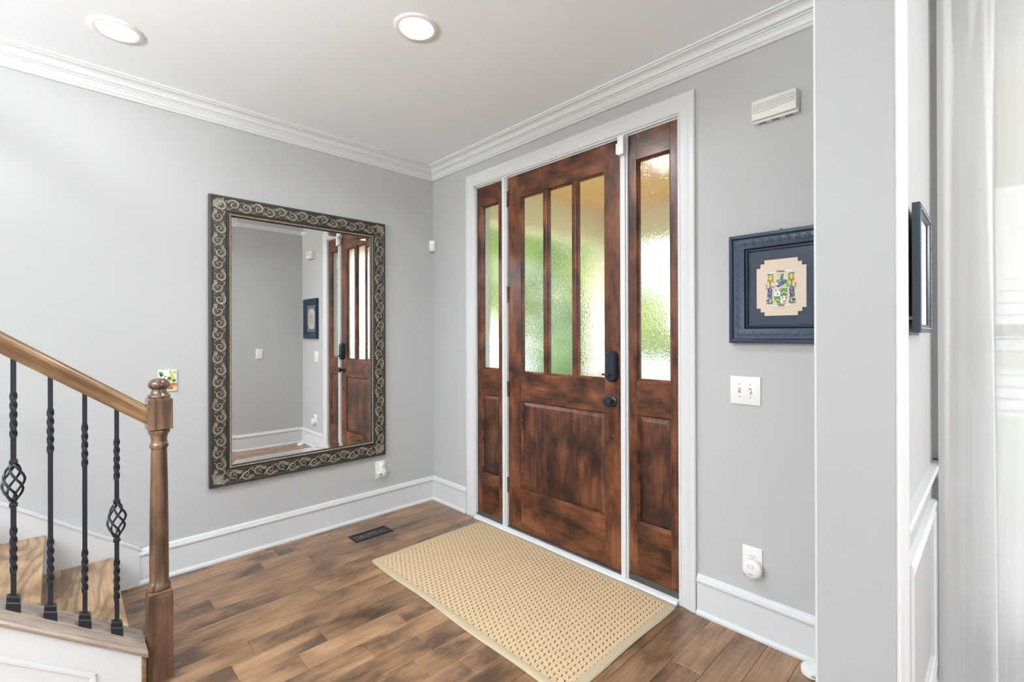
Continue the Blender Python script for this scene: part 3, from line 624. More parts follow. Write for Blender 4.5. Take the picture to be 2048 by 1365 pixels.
# ------------------------------------------------------------------ coat of arms picture
pf = thing('framed_picture', 'framed coat of arms with stepped cream mat in a dark navy embossed frame', 'picture', (0, -2.619, 1.32))
PY0, PY1, PZ0, PZ1 = -2.828, -2.410, 1.320, 1.807; pw_ = .079
fprof = [(0, .004), (0, .012), (.004, .017), (.007, .017), (.009, .013), (.012, .012), (.016, .019), (.020, .020), (.058, .026), (.062, .030), (.066, .032), (.076, .032), (.079, .028), (.079, .002)]
MB().frame(FW, PY0+pw_, PY1-pw_, PZ0+pw_, PZ1-pw_, fprof).build('frame', navy_m, pf, smooth=25)
em = MB()
def fan(cu, cv, dx_, dz_):
    """embossed scallop, base direction (dx_, dz_) points to the outer edge"""
    px_, pz_ = -dz_, dx_
    for r, k in ((.015, 9), (.010, 7), (.005, 5)):
        pts = [(cu+px_*r*math.cos(a)+dx_*(r*math.sin(a)-.004), cv+pz_*r*math.cos(a)+dz_*(r*math.sin(a)-.004)) for a in [PI*(.05+.9*i/(k-1)) for i in range(k)]]
        em.tube([FW(p[0], p[1], .0242) for p in pts], .0016, 5)
    for sgn in (-1, 1):
        pts = [(cu+px_*sgn*(.017+.004*math.sin(t*2))+dx_*(-.011+.006*t), cv+pz_*sgn*(.017+.004*math.sin(t*2))+dz_*(-.011+.006*t)) for t in (0, .6, 1.2, 1.8)]
        em.tube([FW(p[0], p[1], .024) for p in pts], .0017, 5)
def row_f(a0, a1, fix, vert, dx_, dz_):
    n = round(abs(a1-a0)/.0375)
    for i in range(n):
        s = a0+(a1-a0)*(i+.5)/n; fan(*((fix, s) if vert else (s, fix)), dx_, dz_)
row_f(PY0+.03, PY1-.03, PZ1-.038, False, 0, 1); row_f(PY0+.03, PY1-.03, PZ0+.038, False, 0, -1)
row_f(PZ0+.03, PZ1-.03, PY1-.038, True, 1, 0); row_f(PZ0+.03, PZ1-.03, PY0+.038, True, -1, 0)
em.build('embossed_shells', navy2_m, pf, smooth=60)
B(-.003, -.0045, PY0+.07, PY1-.07, PZ0+.07, PZ1-.07).build('mat_board', mat_m, pf, smooth=0)
gl_ = MB(); gl_.add([FW(u, v, .0115) for u, v in ((PY0+.078, PZ0+.078), (PY1-.078, PZ0+.078), (PY1-.078, PZ1-.078), (PY0+.078, PZ1-.078))], [[0, 1, 2, 3]]); gl_.build('glass', pic_glass, pf, smooth=0)
hk = MB(); hk.tube([FW(-2.622, 1.800, .006), FW(-2.622, 1.812, .007), FW(-2.6225, 1.818, .009)], [.003, .0025, .001], 6); hk.build('hanging_hook', dark_m, pf)
yc_, zc_ = -2.619, 1.5625
cardpts = [(-2.522, 1.65), (-2.538, 1.65), (-2.538, 1.668), (-2.554, 1.668), (-2.554, 1.685), (-2.684, 1.685), (-2.684, 1.668), (-2.700, 1.668), (-2.700, 1.651), (-2.716, 1.651), (-2.716, 1.473), (-2.700, 1.473), (-2.700, 1.457), (-2.684, 1.457), (-2.684, 1.440), (-2.554, 1.440), (-2.554, 1.456), (-2.538, 1.456), (-2.538, 1.473), (-2.522, 1.473)]
MB().prism(cardpts, lambda p, q, t: (-t, p, q), .0045, .006).build('stepped_card', card_m, pf, smooth=0)
cm = [plain('ink_green', (.02, .22, .12), .6), plain('ink_leaf', (.05, .12, .035), .6), plain('ink_yellow', (.72, .58, .10), .6), plain('ink_navy', (.035, .05, .10), .6), plain('ink_white', (.78, .77, .72), .6), plain('ink_grey', (.22, .25, .33), .6), plain('ink_ochre', (.42, .22, .05), .6), plain('ink_lime', (.18, .42, .06), .6), plain('ink_black', (.02, .02, .02), .6)]
cr = MB(); SCR = .001; lay = [0]
def poly(pts, mi, d=None):
    """pts in millimetres right/up of the card centre as seen by a viewer"""
    lay[0] += 1; dd = .0061+.000012*lay[0] if d is None else d
    cr.cur = mi; cr.add([FW(yc_-p[0]*SCR, zc_+p[1]*SCR, dd) for p in pts], [list(range(len(pts)))])
def ell(cx, cy, rx, ry, mi, n=14, rot=0): poly([(cx+rx*math.cos(a)*math.cos(rot)-ry*math.sin(a)*math.sin(rot), cy+rx*math.cos(a)*math.sin(rot)+ry*math.sin(a)*math.cos(rot)) for a in [2*PI*i/n for i in range(n)]], mi)
def line(pts, wd, mi):
    for a, b_ in zip(pts[:-1], pts[1:]):
        dx_, dy_ = b_[0]-a[0], b_[1]-a[1]; l_ = math.hypot(dx_, dy_) or 1; nx, ny = -dy_/l_*wd/2, dx_/l_*wd/2
        poly([(a[0]+nx, a[1]+ny), (b_[0]+nx, b_[1]+ny), (b_[0]-nx, b_[1]-ny), (a[0]-nx, a[1]-ny)], mi)
# banners
bt = [(-53, 66), (-48, 71), (-20, 73.5), (0, 74), (20, 73.5), (48, 76), (52, 73), (49, 66), (46, 62), (20, 64), (0, 64.5), (-20, 63), (-45, 59), (-49, 62)]
poly(bt, 4); line(bt+[bt[0]], .7, 8)
bo = [(-46, -73), (-40, -82), (-20, -82.5), (0, -83), (20, -82), (40, -81), (46, -72), (20, -74), (0, -74.5), (-20, -74.5)]
poly(bo, 4); line(bo+[bo[0]], .7, 8)
# supporters, helm, mantling
for sg in (-1, 1):
    cx = sg*41
    ell(cx*1.02, 57*.98, 13, 4.6, 0, rot=sg*.1); ell(cx*.92, 47, 12.5, 9, 2); ell(cx*.80, 50, 4, 6, 6); ell(cx*1.14, 46, 4, 5, 6); ell(cx*1.16, 28, 8.5, 10, 2); ell(cx*1.2, 30, 3.5, 5, 6); ell(cx*.80, 26, 7.5, 11, 2); ell(cx*.76, 28, 3, 6, 6)
    line([(cx*.72, 42), (cx*.85, 34), (cx*1.0, 26), (cx*1.04, 16), (cx*.98, 8), (cx*.85, 2)], 4.2, 1); line([(cx*1.25, 40), (cx*1.1, 32), (cx*1.02, 22)], 3.2, 1)
    line([(cx*.85, 3), (cx*.7, 1), (cx*.55, 4)], 4, 0)
    ell(cx*1.02, 4, 4.5, 5.5, 5); ell(cx*1.04, -12, 10, 13, 3); ell(cx*1.02, -9, 4, 8, 5); ell(cx*1.05, -28, 9.5, 12, 3); ell(cx*1.08, -26, 4, 8, 5, rot=.3); line([(cx*.95, -36), (cx*.82, -66)], 6, 3); line([(cx*1.1, -36), (cx*1.14, -62)], 6.5, 3)
    ell(cx*1.12, -50, 4, 8, 5); ell(cx*.86, -54, 3, 8, 5); ell(cx*1.24, -56, 7, 6, 1); line([(cx*1.22, -20), (cx*1.30, -44)], 3, 3)
    line([(cx*1.2, 0), (cx*1.38, -4), (cx*1.42, 16)], 2.6, 3); line([(cx*1.38, -2), (cx*1.36, 14)], 4, 6); ell(cx*1.1, -68, 14, 3.6, 0)
ell(-4, 12, 17, 12, 3); ell(-10, 20, 11, 9, 5); ell(6, 16, 9, 12, 3); ell(18, 24, 8, 8, 0); ell(-16, 16, 5, 7, 4); line([(-18, 6), (-4, 13), (10, 22)], 3, 5); line([(-4, 2), (12, 10)], 3, 4); line([(-16, 31), (16, 31)], 4, 0); ell(26, 12, 7, 8, 7)
ell(4, 39, 6.5, 9, 0); ell(7, 50, 4.5, 6.5, 0); line([(6, 54), (-14, 52)], 2, 6); poly([(3, 55), (11, 60), (11, 50)], 0)
# shield
sh_ = [(-27, -6), (25, -6), (25, -40), (21, -54), (12, -65), (-1, -73), (-14, -65), (-23, -54), (-27, -40)]
poly(sh_, 4)
poly([(-1, -6), (25, -6), (25, -39), (-1, -39)], 0); poly([(-1, -39), (-27, -39), (-26, -44), (-23, -54), (-14, -65), (-1, -73)], 0)
def chevron(cx, cy): poly([(cx-12.5, cy-7), (cx, cy+3), (cx+12.5, cy-7), (cx+12.5, cy-1), (cx, cy+9), (cx-12.5, cy-1)], 2)
chevron(12, -25); chevron(-13, -58)
for p in ((4, -12), (20, -12), (12, -35), (-20, -45), (-6, -45), (-12, -66)): ell(p[0], p[1], 3.2, 3.6, 7)
for p in ((-20, -14), (-7, -13), (-14, -30), (6, -46), (18, -46), (11, -61)):
    ell(p[0], p[1], 4.4, 4.4, 8); ell(p[0]-2.4, p[1]-1.0, 3.8, 3.6, 4)
line(sh_+[sh_[0]], 1.1, 6); line([(-1, -6), (-1, -73)], .8, 6); line([(-15, -73), (-6, -77), (2, -75), (10, -78), (16, -72)], 3, 6)
line([(-38, -91), (14, -92)], .7, 6)
cr.build('coat_of_arms', cm, pf, smooth=0)
def text(s_, size, fn, name, mat, parent, bold=False):
    cu_ = bpy.data.curves.new(name, 'FONT'); cu_.body = s_; cu_.size = size; cu_.align_x = 'CENTER'; cu_.align_y = 'CENTER'; cu_.offset = size*.03 if bold else 0
    to = bpy.data.objects.new(name, cu_); COL.objects.link(to); bpy.context.view_layer.update()
    me = bpy.data.meshes.new_from_object(to); org = Vector(parent['_org'])
    for v_ in me.vertices: v_.co = Vector(fn(v_.co.x, v_.co.y))-org
    bpy.data.objects.remove(to); me.materials.append(mat); o = bpy.data.objects.new(name, me); COL.objects.link(o); o.parent = parent; o['_org'] = tuple(org); return o
text('Wilmott', .0095, lambda a, b_: FW(yc_-a, zc_+.0690+b_, .0086), 'name_lettering', cm[8], pf, True)
text('West', .0095, lambda a, b_: FW(yc_-a, zc_-.0787+b_, .0086), 'motto_lettering', cm[8], pf, True)

# ------------------------------------------------------------------ recessed lights
def can(x, y, lab):
    t = thing('recessed_light', lab, 'ceiling light', (x, y, CZ), group='recessed ceiling lights')
    r_ = MB(); fn = lambda a, b_, h: (x+a, y+b_, h)
    n = 48; prof_ = [(.098, CZ+.0005), (.098, CZ-.004), (.094, CZ-.007), (.078, CZ-.007), (.074, CZ-.003), (.074, CZ+.0005)]
    r_.lathe(prof_, fn, n, cap=False); r_.build('trim_ring', plate_m, t, smooth=40)
    l_ = MB(); l_.lathe([(.0745, CZ-.001), (.06, CZ-.0022), (.03, CZ-.003), (.001, CZ-.0032)], fn, n); l_.build('lens', lens_m, t, smooth=60)
    lo = lamp('bulb', 'AREA', (0, 0, -.012), CAN_POWER[0] if x < -1.6 else CAN_POWER[1], size=.13, shape='DISK', color=(.88, .94, 1), parent=t); lo.data.spread = math.radians(160); return t
can(-2.058, -.512, 'glowing recessed ceiling light nearer the left, above the stairs')
can(-1.094, -1.461, 'glowing recessed ceiling light nearer the front door')

# ------------------------------------------------------------------ floor vent and rug
fv = thing('floor_vent', 'black cast metal floor register set in the planks below the mirror', 'floor vent', (-.709, -.286, 0))
FX0, FX1, FY0, FY1 = -.848, -.571, -.350, -.222
fn_ = lambda u, v, d: (u, v, d)
MB().frame(fn_, FX0+.020, FX1-.020, FY0+.020, FY1-.020, [(0, -.002), (0, .004), (.004, .006), (.012, .0055), (.020, .0015), (.020, -.002)]).build('rim', iron_m, fv, smooth=20)
B(FX0+.02, FX1-.02, FY0+.02, FY1-.02, -.0015, -.0005).build('duct', plain('duct_black', (.004, .004, .006), .9), fv, smooth=0)
gr = MB(); xa, xb, ya, yb = FX0+.02, FX1-.02, FY0+.02, FY1-.02; ym = (ya+yb)/2; xm = (xa+xb)/2
def gl2(p, r=.0016): gr.tube([(a[0], a[1], .003) for a in p], r, 5)
gl2([(xa+.012, ya+.010), (xb-.012, ya+.010)]); gl2([(xa+.012, yb-.010), (xb-.012, yb-.010)]); gl2([(xa+.012, ya+.010), (xa+.012, yb-.010)]); gl2([(xb-.012, ya+.010), (xb-.012, yb-.010)])
for sg in (-1, 1):
    gl2([(xa+.03+(xb-xa-.06)*i/24, ym+sg*.026*math.sin(2*PI*i/16.)) for i in range(25)])
for cx in (xa+.028, xb-.028, xm-.05, xm+.05):
    for r in (.013, .008): gl2([(cx+r*math.cos(2*PI*i/12), ym+r*math.sin(2*PI*i/12)) for i in range(13)], .0014)
for cx in (xa+.012, xb-.012): gl2([(cx, ym), (cx+(.02 if cx < xm else -.02), ym)])
gl2([(xm, ya), (xm, yb)]); gl2([(xa, ym), (xa+.02, ym)]); gl2([(xb, ym), (xb-.02, ym)])
gr.build('grille', plain('grille_metal', (.06, .06, .065), .45, metal=.5), fv, smooth=60)

rg = thing('area_rug', 'tan woven sisal rug with a flat fabric border in front of the door', 'rug', (-.47, -1.40, 0))
RX0, RX1, RY0, RY1 = -.905, -.036, -2.158, -.650
def rug_edge(x, y): # slight ripple of the border
    return x+.004*math.sin(y*9), y+.003*math.sin(x*11)
nx_, ny_ = 24, 40; rt = MB(); pts = []
for i in range(nx_+1):
    for j in range(ny_+1):
        x, y = RX0+.036+(RX1-RX0-.072)*i/nx_, RY0+.036+(RY1-RY0-.072)*j/ny_; pts.append((x, y, .0095+.0006*math.sin(x*17)*math.sin(y*13)))
rt.add(pts, [[i*(ny_+1)+j, (i+1)*(ny_+1)+j, (i+1)*(ny_+1)+j+1, i*(ny_+1)+j+1] for i in range(nx_) for j in range(ny_)])
rt.build('woven_field', weave_m, rg, smooth=60)
bo_ = MB(); bprof = [(0, .001), (0, .0105), (.004, .0115), (.030, .0110), (.036, .0085), (.038, .004), (.036, .001)]
ring = []
def border_pt(u, v, d):
    x, y = u, v; return (x, y, d)
N = 30
def along(pt_a, pt_b, n): return [(pt_a[0]+(pt_b[0]-pt_a[0])*i/n, pt_a[1]+(pt_b[1]-pt_a[1])*i/n) for i in range(n)]
rings = []
for t, d in bprof:
    c4 = [(RX0+.038-t, RY0+.038-t), (RX1-.038+t, RY0+.038-t), (RX1-.038+t, RY1-.038+t), (RX0+.038-t, RY1-.038+t)]
    path = []
    for k in range(4): path += along(c4[k], c4[(k+1) % 4], N)
    if t > .02:
        path = [rug_edge(*p) for p in path]
        for k in range(4):   # soften the outer corners a little
            x, y = path[k*N]; path[k*N] = (x+(.006 if x < -.47 else -.006), y+(.006 if y < -1.4 else -.006))
    rings.append([(p[0], p[1], d) for p in path])
n = 4*N; allp = [p for r in rings for p in r]
bo_.add(allp, [[j*n+i, j*n+(i+1) % n, (j+1)*n+(i+1) % n, (j+1)*n+i] for j in range(len(rings)-1) for i in range(n)])
bo_.build('fabric_border', bind_m, rg, smooth=50)

# ------------------------------------------------------------------ stairs
SL = .75
st = thing('staircase', 'oak stair treads with white risers climbing along the mirror wall', 'staircase', (-2.07, -.45, 0))
NT = 8
for i in range(NT):
    xt = -2.045-.2505*i; zt = .195+.192*i
    B(xt-.262, xt, -.024, -.843, zt-.026, zt, c=.006).build('tread', tread_m, st)
    rs = MB(); rs.box(xt-.030, xt-.045, -.024, -.843, zt-.192 if i else 0, zt-.026); rs.prism([(0, 0), (.014, 0), (.012, -.008), (.004, -.016), (0, -.018)], lambda d, h, t: (xt-.030+d, t, zt-.026+h), -.024, -.843); rs.build('riser', trim_m, st, smooth=20)
sk = lambda x: .207+(-1.930-x)*.735
xe = -4.3
s_ = MB(); s_.prism([(-1.930, 0), (-1.930, sk(-1.93)), (xe, sk(xe)), (xe, 0)], lambda p, q, t: (p, -t, q), .0015, .022); s_.build('skirt_board', trim_m, st, smooth=0)
s_ = MB(); s_.prism([(-1.922, sk(-1.93)-.022), (-1.930, sk(-1.93)+.002), (xe, sk(xe)+.002), (xe, sk(xe)-.026)], lambda p, q, t: (p, -t, q), .0015, .027); s_.build('skirt_cap', trim_m, st, smooth=0, bevel=.003)
ks = lambda x: .309-.745*(x+2.2)-.028        # underside of the shoe plate
s_ = MB(); s_.prism([(-2.010, 0), (-2.010, ks(-2.010)), (xe, ks(xe)), (xe, 0)], lambda p, q, t: (p, -t, q), .858, 1.012); s_.build('knee_wall', trim_m, st, smooth=0)
# wall frame moulding on the knee wall
s_ = MB()
def bar(a, b_): s_.tube([(a[0], -1.014, a[1]), (b_[0], -1.014, b_[1])], .010, 8, flat=.6, up=(0, -1, 0))
a_, b_, c_, d_ = (-2.16, .06), (-2.16, ks(-2.16)-.11), (-3.6, ks(-3.6)-.11), (-3.6, .06)
bar(a_, b_); bar(b_, c_); bar(c_, d_); bar(d_, a_); s_.build('panel_moulding', trim_m, st)
s_ = MB(); s_.box(-2.024, -2.009, -1.008, -1.020, 0, ks(-2.024)-.0, c=.003); s_.build('end_strip', rail_m, st)

sr = thing('stair_railing', 'oak handrail and turned newel post with twisted black iron balusters at left', 'railing', (-2.0, -.935, 0))
YC = -.935
# newel
nw = MB(); fn = lambda a, b_, h: (-1.960+a, YC+b_, h)
nw.sq(-1.960, YC, [(.989, .0405, 0), (1.107, .0405, 0)])
nw.add([(-1.960+a*s_2, YC+b_*s_2, z) for z, s_2 in ((1.107, .0405), (1.113, .033)) for a, b_ in ((-1, -1), (1, -1), (1, 1), (-1, 1))], [[0, 1, 5, 4], [1, 2, 6, 5], [2, 3, 7, 6], [3, 0, 4, 7], [4, 5, 6, 7]])
nw.lathe([(.030, .9885), (.035, .985), (.0365, .978), (.035, .972), (.031, .968), (.0285, .960), (.0262, .949), (.0268, .938), (.029, .929), (.0312, .926), (.0315, .918), (.0295, .913), (.0262, .909), (.0262, .90), (.0285, .80), (.0305, .66), (.0318, .52), (.0322, .44), (.0320, .386), (.0345, .381), (.036, .374), (.0385, .366), (.0385, .357), (.036, .352), (.034, .349)], fn, 36)
npo = nw.build('newel_post', newel_m, sr, smooth=32, bevel=.0015)
fi = MB(); fi.lathe([(.034, 1.108), (.0375, 1.113), (.038, 1.118), (.037, 1.122), (.031, 1.127), (.027, 1.134), (.0245, 1.142), (.0245, 1.147), (.029, 1.150), (.0345, 1.155), (.0362, 1.162), (.035, 1.171), (.030, 1.180), (.020, 1.187), (.008, 1.190), (.001, 1.1905)], fn, 36); fi.build('finial', newel_m, npo, smooth=40)
nb2 = MB(); nb2.sq(-1.960, YC, [(0, .0405, 0), (.326, .0405, 0), (.345, .0385, 0), (.350, .034, 0)]); nb2.build('newel_base', newel_dark, npo, smooth=0, bevel=.002)
# handrail
hp = [(-.019, 0), (.019, 0), (.019, .012), (.021, .016), (.019, .022), (.024, .030), (.030, .040), (.0305, .052), (.026, .062), (.016, .069), (.006, .0715), (-.006, .0715), (-.016, .069), (-.026, .062), (-.0305, .052), (-.030, .040), (-.024, .030), (-.019, .022), (-.021, .016), (-.019, .012)]
s_ = MB(); s_.prism(hp, lambda p, q, t: (t, YC+p, 1.010-SL*(t+2.0)+q*1.06), -2.0, xe); s_.build('handrail', rail_m, sr, smooth=35)
# shoe plate
s_ = MB(); zsf = lambda x: .309-.745*(x+2.2)
spf = [(-.845, -.028), (-.845, -.004), (-.849, 0), (-1.024, 0), (-1.031, -.004), (-1.034, -.012), (-1.031, -.021), (-1.024, -.028)]
s_.prism(spf, lambda p, q, t: (t, p, zsf(t)+q), -2.006, xe); s_.build('shoe_plate', shoe_m, sr, smooth=30)
def baluster(x, kind, parent):
    zt = 1.012-SL*(x+2.0); zb = zsf(x)-.004; h = .0068
    rg_ = []
    def tw(z0, z1, turns, a0):
        n = int(turns*16); return [(z0+(z1-z0)*i/n, h*1.03, a0+turns*2*PI*i/n) for i in range(n+1)]
    T1a, T1b, T2a, T2b = zt-.110, zt-.270, zt-.571, zt-.730
    if kind == 'basket':
        up = [(zt+.01, h, 0), (T1a+.004, h, 0)]+tw(T1a, T1b, 1.25, 0)+[(T1b-.004, h, 0), (zt-.360, h, 0)]
        dn = [(zt-.481, h, 0), (T2a+.004, h, 0)]+tw(T2a, T2b, 1.25, 0)+[(T2b-.004, h, 0), (zb, h, 0)]
        m_ = MB(); m_.sq(x, YC, up).sq(x, YC, dn); o = m_.build('baluster', iron_m, parent, smooth=25)
        bk_ = MB(); z1, z0 = zt-.356, zt-.485
        for k in range(5):
            pts = []
            for i in range(21):
                t = i/20; r = .0050+.0225*math.sin(PI*t)**.85; an = 2*PI*k/5+t*2*PI*.5; pts.append((x+r*math.cos(an), YC+r*math.sin(an), z1+(z0-z1)*t))
            bk_.tube(pts, .0038, 6)
        bk_.build('basket', iron_m, o, smooth=50)
        for zc in (zt-.350, zt-.497): B(x-.0105, x+.0105, YC-.0105, YC+.0105, zc-.006, zc+.006, c=.0015).build('collar', iron_m, o)
    else:
        seq = [(zt+.01, h, 0), (T1a+.004, h, 0)]+tw(T1a, T1b, 1.25, 0)+[(T1b-.004, h, 0), (T2a+.004, h, 0)]+tw(T2a, T2b, 1.25, 0)+[(T2b-.004, h, 0), (zb, h, 0)]
        m_ = MB(); m_.sq(x, YC, seq); o = m_.build('baluster', iron_m, parent, smooth=25)
    sh = MB(); w2 = .0175; zz = zsf(x)
    def lay_(w, zo, slope): return [(x+a*w, YC+b_*w, zz+zo-(SL*a*w if slope else SL*.55*a*w)) for a, b_ in ((-1, -1), (1, -1), (1, 1), (-1, 1))]
    ls = [lay_(w2, .001, 1), lay_(w2, .026, 0), lay_(w2-.003, .029, 0), lay_(w2-.003, .036, 0), lay_(w2-.0015, .039, 0), lay_(w2-.0015, .046, 0), lay_(w2-.006, .049, 0)]
    sh.add([p for l_ in ls for p in l_], [[j*4+i, j*4+(i+1) % 4, (j+1)*4+(i+1) % 4, (j+1)*4+i] for j in range(len(ls)-1) for i in range(4)]+[[0, 1, 2, 3], [(len(ls)-1)*4+i for i in range(4)]])
    sh.build('base_shoe', iron_m, o, smooth=0)
for i in range(9): baluster(-2.090-.0900*i, 'basket' if i % 3 == 0 else 'twist', sr)

# ------------------------------------------------------------------ dining room side
rail = [(0, .846), (.006, .846), (.009, .854), (.009, .866), (.013, .872), (.014, .884), (.019, .892), (.022, .898), (.022, .908), (.019, .913), (0, .913)]
struct(MB().prism(rail, lambda d, h, t: (t, -3.108-d, h), 0, -.850).build('trim_11', trim_m, smooth=25), 'white chair rail on the dining side of the partition')
struct(MB().prism(rail, lambda d, h, t: (-d, t, h), -3.108, -3.137).build('trim_12', trim_m, smooth=25), 'short white chair rail beside the dining window')
boxm = [(0, 0), (0, .010), (.004, .015), (.010, .016), (.016, .011), (.024, .010), (.032, .016), (.038, .018), (.044, .013), (.046, 0)]
struct(MB().frame(RW, -.700, -.120, .270, .745, boxm).build('trim_13', trim_m, smooth=20), 'white picture-frame wainscot moulding below the chair rail')
wn = MB(); wn.box(-.0005, -.003, -3.108, -3.33, 0, .846)
pd = thing('framed_print', 'slim dark slate frame with beaded edge hanging beside the sheer curtain', 'picture', (-.558, -3.108, 1.36))
RX = lambda u, v, d: (u, -3.108-d, v)
MB().frame(RX, -.697+.022, -.420-.022, 1.362+.022, 1.692-.022, [(0, .016), (0, .022), (.004, .026), (.020, .029), (.022, .028), (.022, .012)]).build('frame', slate_m, pd, smooth=20)
B(-.680, -.437, -3.120, -3.124, 1.38, 1.675).build('backing', slate_m, pd, smooth=0)
B(-.676, -.441, -3.1242, -3.1262, 1.383, 1.671).build('print', paper_m, pd, smooth=0)
bb_ = MB()
for i in range(60):
    z = 1.374+.306*i/59
    for u_ in (-.685, -.432): bb_.ball(RX(u_, z, .0285), .0022, n=6)
for i in range(50):
    u_ = -.685+.253*i/49
    for z in (1.374, 1.680): bb_.ball(RX(u_, z, .0285), .0022, n=6)
bb_.build('beading', plain('pewter_bead', (.35, .36, .38), .35, metal=.6), pd, smooth=60)
for u_, v_ in ((-.68, 1.40), (-.44, 1.40), (-.55, 1.64)): MB().tube([RX(u_, v_, .0), RX(u_, v_, .013)], .004, 8).build('bumper', grey_m, pd)

# torchiere floor lamps added behind the viewer to brighten the ceiling
def fill_torch(x, y, lab):
    t = thing('added_floor_lamp', lab, 'fill lamp', (x, y, 0)); fn = lambda a, b_, h: (x+a, y+b_, h)
    MB().lathe([(.14, .0), (.14, .015), (.03, .03), (.012, .05)], fn, 32).build('base', bronze_m, t)
    MB().lathe([(.011, .04), (.011, 1.66)], fn, 16).build('pole', bronze_m, t)
    MB().lathe([(.012, 1.655), (.08, 1.68), (.17, 1.74), (.19, 1.79), (.186, 1.79), (.165, 1.745), (.08, 1.69), (.001, 1.675)], fn, 40, cap=False).build('lamp_shade', plate_m, t)
fill_torch(-5.0, -2.4, 'bronze uplight floor lamp added in the unseen living room as ceiling fill'); fill_torch(-4.9, -5.7, 'bronze uplight floor lamp added in the unseen end of the dining room as fill')
# uplight bowl added in the hall behind the viewer to brighten the ceiling
hl = thing('added_bowl_pendant', 'white uplight bowl pendant added unseen in the hall as ceiling fill', 'pendant lamp', (-3.7, -2.2, 1.93)); fn = lambda a, b_, h: (-3.7+a, -2.2+b_, h)
MB().lathe([(.001, 1.90), (.10, 1.92), (.17, 1.96), (.20, 2.01), (.196, 2.01), (.165, 1.965), (.09, 1.93), (.001, 1.915)], fn, 40, cap=False).build('lamp_shade', plate_m, hl)
for k in range(3): MB().tube([fn(.19*math.cos(k*2.094), .19*math.sin(k*2.094), 2.01), fn(0, 0, 2.70)], .003, 6).build('chain', bronze_m, hl)
MB().lathe([(.06, 2.69), (.06, 2.74)], fn, 24).build('canopy', bronze_m, hl)
# unseen pendant added to brighten the curtain and the dining side wall
lt = thing('added_dining_pendant', 'glass globe pendant lamp added unseen in the dining room to brighten the curtain', 'pendant lamp', (-.6, -5.1, 1.9)); fn = lambda a, b_, h: (-.6+a, -5.1+b_, h)
MB().lathe([(.004, 2.0), (.004, 2.72)], fn, 8).build('rod', bronze_m, lt); MB().lathe([(.06, 2.715), (.06, 2.74)], fn, 24).build('canopy', bronze_m, lt)
MB().lathe([(.05, 1.99), (.05, 2.03), (.02, 2.04)], fn, 24).build('cap', bronze_m, lt)
lamp('bulb', 'POINT', (0, 0, 0), 78, color=(.95, .97, 1), parent=lt).data.shadow_soft_size = .09
# window behind the curtain
wd = thing('window_3', 'tall white dining window behind the sheer curtain', 'window', (.03, -3.94, .42), kind='structure')
FWo = lambda u, v, d: (-d, u, v)
MB().frame(FWo, -4.55, -3.225, .42, 2.32, [(0, 0), (0, .012), (.010, .014), (.066, .020), (.080, .018), (.083, 0)]).build('window_casing', trim_m, wd, smooth=20)
MB().frame(lambda u, v, d: (.06+d, u, v), -4.51, -3.265, .46, 2.28, [(0, 0), (0, .04), (.04, .04), (.04, 0)]).build('window_frame', trim_m, wd, smooth=20)
B(.065, .095, -3.265, -4.51, 1.35, 1.39).build('meeting_rail', trim_m, wd)
B(.078, .082, -3.265, -4.51, .46, 2.28).build('window_pane', win_glass, wd, smooth=0)
for z in (.75, 1.05, 1.7, 2.0): pass
bl = MB(); z = .5
bt_ = thing('window_blind', 'white horizontal slatted blind in the dining window', 'blind', (.03, -3.94, .46))
while z < 2.26:
    bl.add([(.012, -3.24, z-.001), (.012, -4.535, z-.001), (.046, -4.535, z+.004), (.046, -3.24, z+.004)], [[0, 1, 2, 3]]); z += .040
bl.build('slats', plain('blind_white', (.85, .85, .84), .5), bt_, smooth=0)
B(.008, .05, -3.235, -4.54, 2.27, 2.318).build('head_rail', trim_m, bt_)
for y in (-3.6, -4.3): MB().tube([(.029, y, .48), (.029, y, 2.28)], .0012, 5).build('ladder_cord', trim_m, bt_)
# curtain
ct = MB(); rc = random.Random(11); YA, YB_ = -3.128, -4.05; nu, nv = 240, 60; ph = [rc.random()*6 for _ in range(8)]
pts = []
for i in range(nu+1):
    t = i/nu
    for j in range(nv+1):
        v_ = j/nv; z = .015+v_*2.50
        g = (1-v_)       # folds open downwards
        y = YA+(YB_-YA)*t
        pin = math.sin(t*2*PI*15+ph[0])*.010*(v_**6)
        a = .030*math.sin(t*2*PI*9.3+ph[1]+.9*math.sin(v_*2+ph[2])) + .014*math.sin(t*2*PI*17+ph[3]+v_*1.3)+.006*math.sin(t*2*PI*31+ph[4]-v_*2)
        env = min(1, .35+1.2*g)
        y += .012*math.sin(t*2*PI*9.3+ph[5]+v_*1.1)*env*min(1, t*8)
        x = -.092+a*env*min(1, t*5+.15)+pin
        pts.append((min(x, -.042), min(y, -3.126), z))
ct.add(pts, [[i*(nv+1)+j, (i+1)*(nv+1)+j, (i+1)*(nv+1)+j+1, i*(nv+1)+j+1] for i in range(nu) for j in range(nv)])
cur = thing('sheer_curtain', 'floor-length sheer white pleated curtain at the dining window', 'curtain', (-.09, -3.59, .015))
ct.build('fabric', sheer_m, cur, smooth=180)
crd = thing('curtain_rod', 'slim metal rod carrying the sheer curtain', 'curtain rod', (-.09, -3.9, 2.535))
MB().tube([(-.092, -3.115, 2.535), (-.092, -4.7, 2.535)], .011, 12).build('rod', grey_m, crd)
for y in (-3.13, -4.6): MB().tube([(0, y, 2.535), (-.092, y, 2.535)], .007, 8).build('bracket', grey_m, crd)

